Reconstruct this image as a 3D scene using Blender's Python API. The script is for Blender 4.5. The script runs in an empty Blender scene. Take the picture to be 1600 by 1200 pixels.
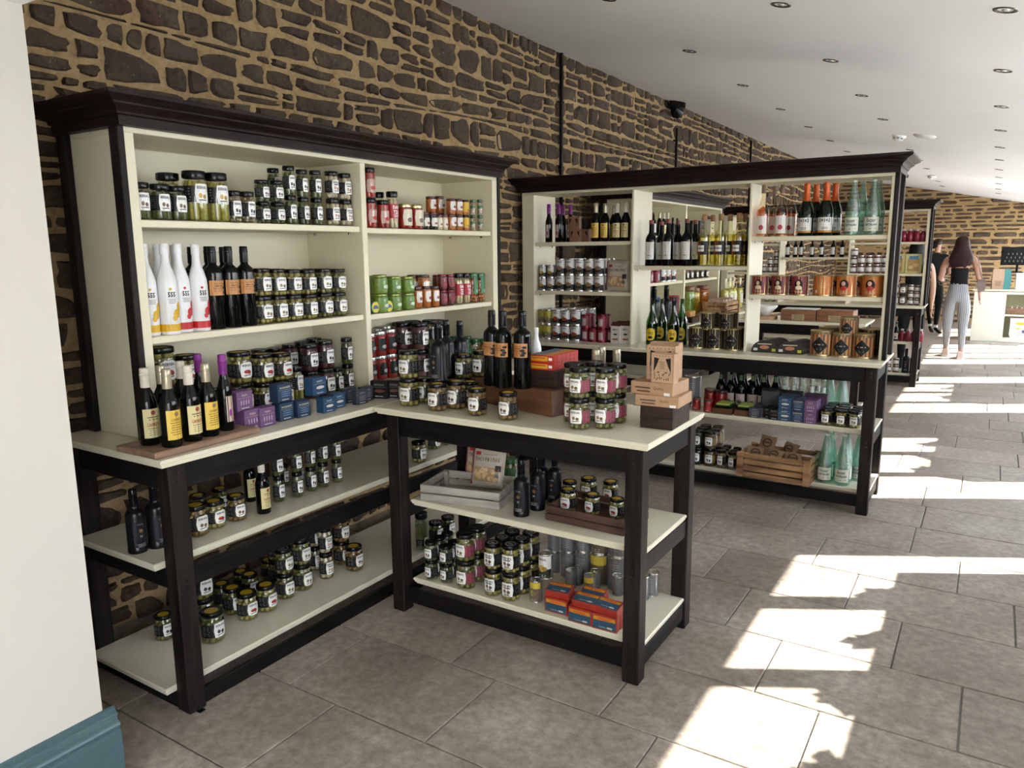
import bpy, bmesh, math, random
from mathutils import Vector, Matrix
random.seed(7)
PI = math.pi
SC = bpy.context.scene
COL = SC.collection

# ------------------------------------------------------------------ camera, sky, sun, exposure
CYAW, CPIT, CROLL, CF = 0.5652, -0.1751, -0.0089, 1177.2
CAM = Vector((2.9017, -0.4668, 1.5739))
FW = Vector((-math.sin(CYAW)*math.cos(CPIT), math.cos(CYAW)*math.cos(CPIT), math.sin(CPIT)))
RT = Vector((math.cos(CYAW), math.sin(CYAW), 0)); UP = RT.cross(FW)
R2 = RT*math.cos(CROLL)+UP*math.sin(CROLL); U2 = -RT*math.sin(CROLL)+UP*math.cos(CROLL)
cam = bpy.data.objects.new('camera', bpy.data.cameras.new('camera')); COL.objects.link(cam)
cam.data.sensor_width = 36; cam.data.lens = CF/1600*36; cam.data.clip_start = 0.02; cam.data.clip_end = 200
m3 = Matrix((R2, U2, -FW)).transposed(); cam.matrix_world = Matrix.Translation(CAM) @ m3.to_4x4()
SC.camera = cam
SC.view_settings.view_transform = 'Standard'; SC.view_settings.look = 'None'
SC.view_settings.gamma = 1; SC.view_settings.use_curve_mapping = False
SC.view_settings.exposure = 1.9
try:
    SC.cycles.use_denoising = True
    SC.cycles.denoiser = 'OPENIMAGEDENOISE'
    SC.cycles.max_bounces = 10; SC.cycles.diffuse_bounces = 6; SC.cycles.transparent_max_bounces = 24
    SC.cycles.glossy_bounces = 4; SC.cycles.transmission_bounces = 6; SC.cycles.sample_clamp_indirect = 8
    SC.cycles.caustics_reflective = False; SC.cycles.caustics_refractive = False
except Exception: pass
W = bpy.data.worlds.new('sky'); SC.world = W; W.use_nodes = True
nt = W.node_tree; bg = nt.nodes['Background']
tc = nt.nodes.new('ShaderNodeTexCoord'); sp = nt.nodes.new('ShaderNodeSeparateXYZ'); cr = nt.nodes.new('ShaderNodeValToRGB')
nt.links.new(tc.outputs['Generated'], sp.inputs[0]); nt.links.new(sp.outputs['Z'], cr.inputs[0]); nt.links.new(cr.outputs[0], bg.inputs[0])
cr.color_ramp.elements[0].position = 0.0; cr.color_ramp.elements[0].color = (0.95, 0.96, 1.0, 1)
cr.color_ramp.elements[1].position = 0.9; cr.color_ramp.elements[1].color = (0.55, 0.72, 1.0, 1)
bg.inputs[1].default_value = 4.2
XW = 4.4                                       # the window wall
sl = bpy.data.objects.new('sun', bpy.data.lights.new('sun', 'SUN')); COL.objects.link(sl)
sl.data.energy = 10; sl.data.angle = 0.009; sl.data.color = (1, 0.965, 0.9)
SUND = Vector((-0.871, -0.491, -0.802)).normalized()
sl.rotation_euler = SUND.to_track_quat('-Z', 'Y').to_euler()
BAYS = [(1.26, 4.85, 5), (5.75, 7.74, 3), (8.72, 11.29, 4), (12.33, 14.98, 4), (16.15, 17.8, 2)]
for i, (a, b, n) in enumerate(BAYS + [(-3.4, -0.9, 0)]):        # daylight portals set in the window openings
    L = bpy.data.lights.new('window_portal', 'AREA'); L.shape = 'RECTANGLE'; L.size = b-a; L.size_y = 2.05
    L.cycles.is_portal = True
    o = bpy.data.objects.new('window_portal', L); COL.objects.link(o)
    o.location = (XW+0.12, (a+b)/2, 1.07); o.rotation_euler = (PI/2, 0, PI/2)

# ------------------------------------------------------------------ materials
MATS = {}
def _mat(name):
    m = bpy.data.materials.new(name); m.use_nodes = True
    return m, m.node_tree, m.node_tree.nodes['Principled BSDF']
def N(nt, t, **k):
    n = nt.nodes.new(t)
    for a, b in k.items():
        if a in n.inputs: n.inputs[a].default_value = b
        else: setattr(n, a, b)
    return n
def ramp(nt, fac, stops):
    r = nt.nodes.new('ShaderNodeValToRGB'); nt.links.new(fac, r.inputs[0]); e = r.color_ramp.elements
    while len(e) < len(stops): e.new(0.5)
    for k, (p, c) in zip(e, stops): k.position = p; k.color = (*c, 1)
    return r.outputs[0]
def mapped(nt, scale=(1, 1, 1), coord='Object'):
    t = nt.nodes.new('ShaderNodeTexCoord'); m = nt.nodes.new('ShaderNodeMapping'); m.inputs['Scale'].default_value = scale
    nt.links.new(t.outputs[coord], m.inputs[0]); return m.outputs[0]
def noise(nt, vec, scale, detail=3, rough=.5):
    n = N(nt, 'ShaderNodeTexNoise'); n.inputs['Scale'].default_value = scale; n.inputs['Detail'].default_value = detail
    n.inputs['Roughness'].default_value = rough; nt.links.new(vec, n.inputs['Vector']); return n.outputs['Fac']
def bump(nt, b, h, strength, dist=.002):
    n = N(nt, 'ShaderNodeBump'); n.inputs['Strength'].default_value = strength; n.inputs['Distance'].default_value = dist
    nt.links.new(h, n.inputs['Height']); nt.links.new(n.outputs[0], b.inputs['Normal'])
def P(c, rough=.5, metal=0., var=.10, sc=60., spec=.5):
    """plain coloured surface with a fine procedural mottling"""
    key = (tuple(round(x, 4) for x in c), rough, metal, var, sc, spec)
    if key in MATS: return MATS[key]
    if max(c) < .05 and metal == 0: c = tuple(x*.45 for x in c); spec = min(spec, .28)
    m, t, b = _mat('paint_%d' % len(MATS)); v = mapped(t); n = noise(t, v, sc)
    lo = tuple(max(0, x*(1-var)) for x in c); hi = tuple(min(1, x*(1+var)) for x in c)
    t.links.new(ramp(t, n, [(.3, lo), (.7, hi)]), b.inputs['Base Color'])
    b.inputs['Roughness'].default_value = rough; b.inputs['Metallic'].default_value = metal; b.inputs['Specular IOR Level'].default_value = spec
    MATS[key] = m; return m
def wood(name, dark, light, rough=.5, scale=(1, 1, 1), grain=22, bs=.35, axis=1):
    if name in MATS: return MATS[name]
    m, t, b = _mat(name); s = [grain]*3; s[axis] = grain*.09
    v = mapped(t, tuple(s)); n = noise(t, v, 1.6, 5, .6); n2 = noise(t, mapped(t, (3, 3, 3)), 2., 2)
    mx = N(t, 'ShaderNodeMath', operation='ADD'); mm = N(t, 'ShaderNodeMath', operation='MULTIPLY'); mm.inputs[1].default_value = .35
    t.links.new(n2, mm.inputs[0]); t.links.new(n, mx.inputs[0]); t.links.new(mm.outputs[0], mx.inputs[1])
    t.links.new(ramp(t, mx.outputs[0], [(.45, dark), (.85, light)]), b.inputs['Base Color'])
    b.inputs['Roughness'].default_value = rough; b.inputs['Specular IOR Level'].default_value = .16 if dark[0] < .02 else .35; bump(t, b, n, bs, .002); MATS[name] = m; return m
def glass(name, tint, gloss=.10, rough=.03, bumpy=0, frost=None):
    """clear coloured glass: what lies behind shows through tinted, the surface reflects"""
    if name in MATS: return MATS[name]
    m = bpy.data.materials.new(name); m.use_nodes = True; t = m.node_tree; t.nodes.clear()
    o = N(t, 'ShaderNodeOutputMaterial'); tr = N(t, 'ShaderNodeBsdfTransparent'); gl = N(t, 'ShaderNodeBsdfGlossy'); mx = N(t, 'ShaderNodeMixShader')
    tr.inputs[0].default_value = (*tint, 1); gl.inputs['Roughness'].default_value = rough
    fr = N(t, 'ShaderNodeFresnel'); fr.inputs[0].default_value = 1.5; ad = N(t, 'ShaderNodeMath', operation='ADD'); ad.inputs[1].default_value = gloss*.4
    gm = N(t, 'ShaderNodeNewGeometry'); inv = N(t, 'ShaderNodeMath', operation='SUBTRACT'); inv.inputs[0].default_value = 1; mu = N(t, 'ShaderNodeMath', operation='MULTIPLY')
    t.links.new(gm.outputs['Backfacing'], inv.inputs[1]); t.links.new(fr.outputs[0], ad.inputs[0]); t.links.new(ad.outputs[0], mu.inputs[0]); t.links.new(inv.outputs[0], mu.inputs[1]); t.links.new(mu.outputs[0], mx.inputs[0])
    t.links.new(tr.outputs[0], mx.inputs[1]); t.links.new(gl.outputs[0], mx.inputs[2]); t.links.new(mx.outputs[0], o.inputs[0])
    if frost:
        df = N(t, 'ShaderNodeBsdfDiffuse'); df.inputs[0].default_value = (*frost[:3], 1); tl = N(t, 'ShaderNodeBsdfTranslucent'); tl.inputs[0].default_value = (*frost[:3], 1)
        a1 = N(t, 'ShaderNodeMixShader'); a2 = N(t, 'ShaderNodeMixShader'); a2.inputs[0].default_value = frost[3]
        t.links.new(df.outputs[0], a1.inputs[1]); t.links.new(tl.outputs[0], a1.inputs[2]); t.links.new(mx.outputs[0], a2.inputs[1]); t.links.new(a1.outputs[0], a2.inputs[2]); t.links.new(a2.outputs[0], o.inputs[0])
    if bumpy:
        bn = N(t, 'ShaderNodeBump'); bn.inputs['Strength'].default_value = bumpy; bn.inputs['Distance'].default_value = .004
        t.links.new(noise(t, mapped(t), 130, 2), bn.inputs['Height']); t.links.new(bn.outputs[0], gl.inputs['Normal']); t.links.new(bn.outputs[0], fr.inputs['Normal'])
    MATS[name] = m; return m

CREAM = P((.67, .62, .45), .42, var=.03, sc=3)
CREAMTOP = P((.68, .64, .49), .22, var=.03, sc=3)
BLACKW = wood('black_stained_wood', (.0012, .0011, .0011), (.009, .0075, .007), .5, grain=30, bs=.8, axis=1)
BLACKWX = wood('black_stained_wood_across', (.0012, .0011, .0011), (.009, .0075, .007), .5, grain=30, bs=.8, axis=0)
BLACKWZ = wood('black_stained_wood_upright', (.002, .0016, .0015), (.020, .015, .013), .5, grain=30, bs=.8, axis=2)
CORN = wood('dark_cornice_wood', (.005, .002, .0015), (.025, .010, .007), .38, grain=26, bs=.3, axis=1)
CORNX = wood('dark_cornice_wood_across', (.004, .002, .0018), (.020, .010, .008), .38, grain=26, bs=.3, axis=0)
def mat_stone():
    m, t, b = _mat('rubble_stone'); v = mapped(t); a = noise(t, v, 2.3, 2); f = noise(t, v, 38, 6, .7)
    c1 = ramp(t, a, [(.3, (.06, .034, .020)), (.42, (.115, .074, .042)), (.52, (.075, .048, .034)), (.62, (.135, .095, .058)), (.72, (.095, .045, .030))])
    c2 = ramp(t, f, [(.32, (.30, .30, .32)), (.5, (.85, .85, .85)), (.68, (1.0, 1.0, .95))])
    mx = N(t, 'ShaderNodeMix', data_type='RGBA', blend_type='MULTIPLY'); mx.inputs[0].default_value = 1
    t.links.new(c1, mx.inputs[6]); t.links.new(c2, mx.inputs[7])
    w = noise(t, v, 55, 3, .7); wr = ramp(t, w, [(.64, (0, 0, 0)), (.72, (1, 1, 1))])
    m2 = N(t, 'ShaderNodeMix', data_type='RGBA'); m2.inputs[7].default_value = (.42, .34, .24, 1)
    ws = N(t, 'ShaderNodeMath', operation='MULTIPLY'); ws.inputs[1].default_value = .7; t.links.new(wr, ws.inputs[0]); t.links.new(ws.outputs[0], m2.inputs[0])
    t.links.new(mx.outputs[2], m2.inputs[6]); t.links.new(m2.outputs[2], b.inputs['Base Color'])
    b.inputs['Roughness'].default_value = .85; bump(t, b, f, 1.0, .012); return m
STONE = mat_stone()
def mat_mortar():
    m, t, b = _mat('sandy_lime_mortar'); v = mapped(t); f = noise(t, v, 30, 6, .7); a = noise(t, v, 2, 2)
    c1 = ramp(t, f, [(.25, (.26, .16, .065)), (.5, (.45, .30, .14)), (.8, (.56, .40, .21))])
    t.links.new(c1, b.inputs['Base Color']); b.inputs['Roughness'].default_value = .95; bump(t, b, f, 1.0, .01); return m
MORTAR = mat_mortar()
def mat_tile():
    m, t, b = _mat('travertine_tile'); g = N(t, 'ShaderNodeNewGeometry'); oi = N(t, 'ShaderNodeObjectInfo')
    v = g.outputs['Position']; a = noise(t, v, 2.2, 5, .65); f = noise(t, v, 26, 6, .7); k = noise(t, v, 60, 2)
    c1 = ramp(t, a, [(.3, (.235, .195, .158)), (.48, (.31, .262, .216)), (.68, (.42, .368, .312))])
    c2 = ramp(t, f, [(.30, (.62, .60, .58)), (.5, (.95, .95, .95)), (.70, (1.32, 1.32, 1.32))])
    mx = N(t, 'ShaderNodeMix', data_type='RGBA', blend_type='MULTIPLY'); mx.inputs[0].default_value = 1
    t.links.new(c1, mx.inputs[6]); t.links.new(c2, mx.inputs[7])
    rr = ramp(t, oi.outputs['Random'], [(0, (.88, .87, .86)), (1, (1.1, 1.09, 1.08))])
    m2 = N(t, 'ShaderNodeMix', data_type='RGBA', blend_type='MULTIPLY'); m2.inputs[0].default_value = 1
    t.links.new(mx.outputs[2], m2.inputs[6]); t.links.new(rr, m2.inputs[7]); t.links.new(m2.outputs[2], b.inputs['Base Color'])
    rg = ramp(t, a, [(.3, (.30,)*3), (.7, (.48,)*3)]); t.links.new(rg, b.inputs['Roughness']); bump(t, b, f, .5, .003); return m
TILE = mat_tile()
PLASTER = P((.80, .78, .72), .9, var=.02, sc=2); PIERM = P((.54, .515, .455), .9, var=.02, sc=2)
CEILM = P((.87, .865, .87), .9, var=.015, sc=1.5)
TEAL = P((.055, .105, .115), .28, var=.08, sc=8)
GROUT = P((.20, .185, .165), .95)
CHROME = P((.16, .16, .16), .15, 1.0, .02)
BLACKP = P((.012, .012, .013), .3)
WHITEP = P((.78, .78, .76), .4, var=.02)

# ------------------------------------------------------------------ mesh helpers
def mk(name, verts, faces, mats, parent=None, smooth=None, mi=None, loc=None, kind=None):
    me = bpy.data.meshes.new(name); me.from_pydata(verts, [], faces)
    for m in (mats if isinstance(mats, (list, tuple)) else [mats]): me.materials.append(m)
    if mi: me.polygons.foreach_set('material_index', mi)
    if smooth: me.shade_smooth(); me.set_sharp_from_angle(angle=math.radians(smooth))
    me.update()
    if name is None: return me
    o = bpy.data.objects.new(name, me); COL.objects.link(o)
    if parent: o.parent = parent
    if loc: o.location = loc
    if kind: o['kind'] = kind
    return o
class MB:
    def __init__(s): s.v = []; s.f = []; s.m = []
    def add(s, v, f, m=0):
        n = len(s.v); s.v += [tuple(p) for p in v]; s.f += [tuple(i+n for i in q) for q in f]; s.m += [m]*len(f); return s
    def box(s, x0, x1, y0, y1, z0, z1, m=0, T=None):
        p = [(x0, y0, z0), (x1, y0, z0), (x1, y1, z0), (x0, y1, z0), (x0, y0, z1), (x1, y0, z1), (x1, y1, z1), (x0, y1, z1)]
        if T: p = [T @ Vector(q) for q in p]
        return s.add(p, [(0, 3, 2, 1), (4, 5, 6, 7), (0, 1, 5, 4), (1, 2, 6, 5), (2, 3, 7, 6), (3, 0, 4, 7)], m)
    def bbox(s, x0, x1, y0, y1, z0, z1, b=.003, m=0, T=None):
        """box with chamfered edges"""
        v = []; L = [(x0, x1), (y0, y1), (z0, z1)]; idx = {}
        for c in range(8):
            s3 = [(c >> k) & 1 for k in range(3)]
            for a in range(3):
                p = []
                for k in range(3):
                    q = L[k][s3[k]]
                    if k != a: q += b if s3[k] == 0 else -b
                    p.append(q)
                idx[(c, a)] = len(v); v.append(Vector(p))
        f = []
        for a in range(3):
            k1, k2 = (a+1) % 3, (a+2) % 3
            for sd in (0, 1):
                cs = [(sd << a) | (i << k1) | (j << k2) for i, j in ((0, 0), (1, 0), (1, 1), (0, 1))]
                q = [idx[(c, a)] for c in cs]; f.append(tuple(q if sd else q[::-1]))
        for a in range(3):
            k1, k2 = (a+1) % 3, (a+2) % 3
            for i in (0, 1):
                for j in (0, 1):
                    c0 = (i << k1) | (j << k2); c1 = c0 | (1 << a)
                    q = [idx[(c0, k1)], idx[(c1, k1)], idx[(c1, k2)], idx[(c0, k2)]]
                    f.append(tuple(q if (i == j) else q[::-1]))
        for c in range(8):
            q = [idx[(c, 0)], idx[(c, 1)], idx[(c, 2)]]
            f.append(tuple(q if bin(c).count('1') % 2 else q[::-1]))
        if T: v = [T @ p for p in v]
        return s.add(v, f, m)
    def loops(s, rings, cap0=True, cap1=True, m=0):
        """rings: lists of equal-length closed loops, joined in order"""
        n = len(rings[0]); v = [p for r in rings for p in r]; f = []
        for k in range(len(rings)-1):
            for i in range(n):
                j = (i+1) % n; f.append((k*n+i, k*n+j, (k+1)*n+j, (k+1)*n+i))
        if cap0: f.append(tuple(range(n-1, -1, -1)))
        if cap1: f.append(tuple((len(rings)-1)*n+i for i in range(n)))
        return s.add(v, f, m)
    def lathe(s, prof, n=16, m=0, T=None):
        v = []; f = []; base = []
        for r, z in prof:
            if r < 1e-6: base.append((len(v), 1)); v.append(Vector((0, 0, z)))
            else:
                base.append((len(v), n)); v += [Vector((r*math.sin(2*PI*i/n), -r*math.cos(2*PI*i/n), z)) for i in range(n)]
        for (a, na), (b, nb) in zip(base, base[1:]):
            for i in range(n):
                j = (i+1) % n
                if na == 1 and nb == 1: continue
                if na == 1: f.append((a, b+j, b+i))
                elif nb == 1: f.append((a+i, a+j, b))
                else: f.append((a+i, a+j, b+j, b+i))
        if T: v = [T @ p for p in v]
        return s.add(v, f, m)
    def tube(s, pts, r, n=8, m=0, cap=True):
        rings = []; pts = [Vector(p) for p in pts]; rr = r if isinstance(r, (list, tuple)) else [r]*len(pts)
        for i, p in enumerate(pts):
            d = (pts[min(i+1, len(pts)-1)]-pts[max(i-1, 0)]).normalized()
            a = Vector((0, 0, 1)) if abs(d.z) < .9 else Vector((1, 0, 0)); u = d.cross(a).normalized(); w = d.cross(u)
            rings.append([p+(u*math.cos(2*PI*k/n)+w*math.sin(2*PI*k/n))*rr[i] for k in range(n)])
        return s.loops(rings, cap, cap, m)
    def obj(s, name, mats, parent=None, smooth=None, loc=None, kind=None):
        return mk(name, s.v, s.f, mats, parent, smooth, s.m, loc, kind)
    def mesh(s, mats, smooth=None):
        me = bpy.data.meshes.new('m'); me.from_pydata(s.v, [], s.f)
        for m in (mats if isinstance(mats, (list, tuple)) else [mats]): me.materials.append(m)
        me.polygons.foreach_set('material_index', s.m)
        if smooth: me.shade_smooth(); me.set_sharp_from_angle(angle=math.radians(smooth))
        me.update(); return me
def rect(x0, x1, y0, y1, z, o=0.):
    return [(x0-o, y0-o, z), (x1+o, y0-o, z), (x1+o, y1+o, z), (x0-o, y1+o, z)]
def empty(name, loc=(0, 0, 0), rz=0, label=None, cat=None, group=None):
    o = bpy.data.objects.new(name, None); o.empty_display_size = .05; COL.objects.link(o); o.location = loc; o.rotation_euler = (0, 0, rz)
    if label: o['label'] = label
    if cat: o['category'] = cat
    if group: o['group'] = group
    return o
def struct(o, label=None):
    o['kind'] = 'structure'
    if label: o['label'] = label
    return o
def tag(o, label, cat, group=None):
    o['label'] = label; o['category'] = cat
    if group: o['group'] = group
    return o
def ray(u, v): return FW + R2*((u-800)/CF) - U2*((v-600)/CF)
def at(u, v, ax, val):
    """where the line of sight through a photograph point meets a plane of the room"""
    d = ray(u, v); return CAM + d*((val-CAM[ax])/d[ax])
def CZ(x): return 3.0786-.1974*x              # ceiling height

# ------------------------------------------------------------------ floor
TH, TL = .4245, .635
fl = MB().box(-.3, XW+.3, -4, 18.3, -.12, -.006).obj('floor', GROUT); struct(fl, 'floor of rectangular grey-brown stone tiles laid in a running bond')
offs = {0: 1.067, 1: .83, 2: 1.252, 3: 2.30-TL, 4: 2.065, 5: 2.47, 6: 2.25, 7: 2.655, 8: 2.04}
rt = random.Random(3); far_t = MB(); cnt = 0
for k in range(-11, 41):
    y0 = .82+k*TH; x = offs.get(k, rt.random()*TL) % TL - TL - .3
    x = (offs.get(k, rt.random()*TL)) - TL*6
    while x+TL < -.3: x += TL
    while x < XW+.1:
        x0, x1 = max(x, -.28), min(x+TL, XW+.15)
        if x1-x0 > .03:
            dz = rt.uniform(-.0006, .0006); g = .0032
            if -1 <= k <= 33:
                cx = (x0+x1)/2; cy = y0+TH/2
                b = MB().bbox(x0+g-cx, x1-g-cx, y0+g-cy, y0+TH-g-cy, -.02, dz, .002)
                o = b.obj('tile', TILE, fl, loc=(cx, cy, 0)); cnt += 1
            else: far_t.box(x0+g, x1-g, y0+g, y0+TH-g, -.02, dz)
        x += TL
far_t.obj('distant_tiles', TILE, fl, kind='stuff')

# ------------------------------------------------------------------ rubble walls
def stones(y0, y1, z0, z1, hmean, wmean, seed, gap, flat=0.):
    """courses of uneven stones: yields (outline in wall coordinates, depth)"""
    r = random.Random(seed); k = 0; zb = z0; prev = None; out = []
    ph = [[(r.uniform(.6, 2.4), r.uniform(0, 6.3), r.uniform(.25, .5)) for _ in range(3)] for _ in range(200)]
    def bnd(k, base, y):
        return base + sum(a*math.sin(f*y+p) for f, p, a in ph[k])*hmean*(.62-.57*flat)
    zs = [z0]
    while zs[-1] < z1+.12: zs.append(zs[-1]+hmean*r.choice([.7, .85, 1, 1.1, 1.3, 1.6]))
    for k in range(len(zs)-1):
        y = y0+r.uniform(-.1, 0)
        while y < y1:
            w = wmean*r.choice([.45, .6, .8, 1, 1.2, 1.5, 1.9]); ya, yb = y, y+w; y = yb
            def q(s, tt):
                yy = ya+(yb-ya)*s; lo = bnd(k, zs[k], yy); hi = bnd(k+1, zs[k+1], yy); return (yy, lo+(hi-lo)*tt)
            parts = [(0, 1)]
            if (zs[k+1]-zs[k]) > hmean*.95 and r.random() < .35-.3*flat: c = r.uniform(.38, .62); parts = [(0, c), (c, 1)]
            sh0 = r.uniform(-.15, .15)*hmean/w*(1-flat)
            for (ta, tb) in parts:
                cs, ct = .5, (ta+tb)/2; hs, ht = .5-gap/w*.5, (tb-ta)/2
                hgt = (zs[k+1]-zs[k])*(tb-ta); ht -= gap*.5/(zs[k+1]-zs[k])
                if hgt-gap < .018 or w-gap < .03: continue
                n = 12; pw = r.uniform(3.5, 14); pts = []
                jit = [r.uniform(.74, 1.02) if r.random() < .6 else 1. for _ in range(n)]; tl = r.uniform(-.5, .5)*(1-flat)
                for i in range(n):
                    a = 2*PI*(i+.5)/n; ca, sa = math.cos(a), math.sin(a)
                    rad = (abs(ca)**pw+abs(sa)**pw)**(-1/pw)*jit[i]
                    ss = cs+hs*max(-1, min(1, ca*rad)); t2 = ct+ht*max(-1, min(1, sa*rad*(1-tl*ca))); yy, zz = q(ss+sh0*(t2-.5)*2*.3, t2)
                    pts.append((yy, zz))
                ym = sum(p[0] for p in pts)/n; zm = sum(p[1] for p in pts)/n
                if zm > z1 or ym < y0 or ym > y1: continue
                out.append((pts, r.uniform(.010, .026), r.random(), ym, zm, w*hgt))
    return out
def stone_geo(mb, pts, d, seed, place):
    r = random.Random(seed); n = len(pts); ym = sum(p[0] for p in pts)/n; zm = sum(p[1] for p in pts)/n
    def ring(s, dd, j=0.): return [place(ym+(y-ym)*s, zm+(z-zm)*s, dd+r.uniform(-j, j)) for y, z in pts]
    tx, tz = r.uniform(-.012, .012), r.uniform(-.01, .01)
    fr = [place(ym+(y-ym)*.84, zm+(z-zm)*.80, d+tx*(y-ym)/.1+tz*(z-zm)/.05*.3+r.uniform(-.002, .002)) for y, z in pts]
    mb.loops([ring(1.0, -.012), ring(.97, d*.55, .002), fr], False, True)
XS = -.15
wl = MB().box(XS-.4, XS, .1, 18.4, -.1, 3.25).obj('wall_left', MORTAR); struct(wl, 'long rubble stone wall in sandy mortar behind the wall dressers')
S = stones(.35, 18, -.02, 3.14, .090, .18, 11, .016)
near = sorted(S, key=lambda s: -(s[5]*1.0/((s[3]+.5)**2+8)*(1 if (s[4] > 2.0 or (3.3 < s[3] < 4.3) ) and s[3] > .5 and s[3] < 9 else .0)))
for i, (pts, d, sd, ym, zm, ar) in enumerate(near[:300]):
    mb = MB(); stone_geo(mb, pts, d, sd, lambda a, b, c: (XS+c, a, b)); mb.obj('stone', STONE, wl, smooth=50)
mb = MB()
for (pts, d, sd, ym, zm, ar) in near[300:]: stone_geo(mb, pts, d, sd, lambda a, b, c: (XS+c, a, b))
mb.obj('smaller_stones', STONE, wl, smooth=50, kind='stuff')
YF = 18.0
wf = MB().box(-.6, XW+.4, YF, YF+.4, -.1, 3.3).obj('wall_back', MORTAR); struct(wf, 'far end wall of long flat brown stones in wide sandy joints')
S = stones(-.1, XW, .0, 3.1, .088, .30, 5, .036, flat=.8)
vis = sorted(S, key=lambda s: 0 if (1.2 < s[3] < 4.0 and s[4] > .8 and s[4] < CZ(s[3])+.05) else 1)
for i, (pts, d, sd, ym, zm, ar) in enumerate(vis[:290]):
    mb = MB(); stone_geo(mb, pts, d, sd, lambda a, b, c: (a, YF-c, b)); mb.obj('stone', STONE, wf, smooth=50)
mb = MB()
for (pts, d, sd, ym, zm, ar) in vis[290:]: stone_geo(mb, pts, d, sd, lambda a, b, c: (a, YF-c, b))
mb.obj('smaller_stones', STONE, wf, smooth=50, kind='stuff')

# ------------------------------------------------------------------ ceiling, window wall, pier
mb = MB(); z0, z1 = CZ(-.6), CZ(XW+.05)
mb.add([(-.6, -4.2, z0), (XW+.05, -4.2, z1), (XW+.05, YF+.3, z1), (-.6, YF+.3, z0), (-.6, -4.2, z0+.15), (XW+.05, -4.2, z1+.15), (XW+.05, YF+.3, z1+.15), (-.6, YF+.3, z0+.15)],
       [(0, 1, 2, 3), (7, 6, 5, 4), (0, 4, 5, 1), (1, 5, 6, 2), (2, 6, 7, 3), (3, 7, 4, 0)])
struct(mb.obj('ceiling', CEILM), 'white plastered sloping ceiling with rows of recessed spotlights')
PX, PY, LZ = .792, .589, 2.19
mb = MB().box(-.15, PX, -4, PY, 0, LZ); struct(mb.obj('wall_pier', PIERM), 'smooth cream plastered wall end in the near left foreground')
mb = MB().box(-.15, XW+.1, -.3, PY, LZ, 3.3); struct(mb.obj('beam', CEILM), 'white plastered downstand above the near wall end')
def skirt(z0, prof, xface, y0, y1):
    m = MB(); L = [(xface, z0)] + prof
    rings = [[(xface, y, 0), *[(xface+a, y, b) for a, b in prof], (xface, y, prof[-1][1])] for y in (y0, y1)]
    return m.loops(rings, True, True)
pf = [(.032, 0), (.032, .175), (.026, .181), (.026, .19), (.031, .196), (.028, .205), (.018, .212), (.016, .222), (.021, .226), (.019, .234), (.009, .240), (.009, .246), (.004, .25)]
b = skirt(0, pf, PX, -4, PY+.032).obj('baseboard_left', TEAL, smooth=40); struct(b, 'teal moulded skirting board along the near cream wall')
r2 = [[(x, PY, 0), *[(x+(0 if x < 0 else a), PY+a, z) for a, z in pf], (x, PY, .25)] for x in (-.1, PX)]
b = MB().loops([r[::-1] for r in r2]).obj('baseboard_return', TEAL, smooth=40); struct(b, 'teal skirting board turning round the wall end')
wz = CZ(XW)+.1; ww = MB(); y = -4.
for (a, bb, n) in [(-3.4, -.9, 3)]+BAYS:
    ww.box(XW, XW+.25, y, a, -.1, wz); ww.box(XW, XW+.05, a, bb, 2.14, wz+.2); ww.box(XW, XW+.25, a, bb, -.1, .06); y = bb
ww.box(XW, XW+.25, y, YF+.3, -.1, wz); struct(ww.obj('wall_right', PLASTER), 'plastered window wall with floor-length glazed bays')
PANE = glass('window_glass', (.97, .98, .98), .02, .01)
FRM = P((.30, .31, .31), .4)
for i, (a, bb, n) in enumerate([(-3.4, -.9, 3)]+BAYS):
    e = empty('window_%d' % (i+1), (XW+.02, a, .06)); struct(e)
    W_ = bb-a; m = MB().box(-.03, .03, 0, .04, 0, 2.08).box(-.03, .03, W_-.04, W_, 0, 2.08).box(-.03, .03, .04, W_-.04, 0, .05).box(-.03, .03, .04, W_-.04, 2.04, 2.08)
    m.obj('window_frame', FRM, e); pw = (W_-.04)/n
    for k in range(1, n): MB().box(-.03, .03, k*pw-(.06 if i == 1 else .045), k*pw+(.06 if i == 1 else .045), .05, 2.04).obj('mullion', FRM, e)
    for k in range(n): MB().box(-.004, .004, k*pw+.045 if k else .04, (k+1)*pw-.045 if k < n-1 else W_-.04, .05, 2.04).obj('pane', PANE, e)
ob = MB().box(XS-.4, XW+.1, -4.3, -4.0, -.1, 3.4).obj('wall_front', PLASTER); struct(ob, 'plain plastered wall behind the viewer')
gd = MB().box(XW+.3, XW+40, -20, 40, -.3, -.14).obj('ground', P((.48, .47, .44), .9, sc=2)); struct(gd, 'pale paved yard outside the windows')
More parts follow.
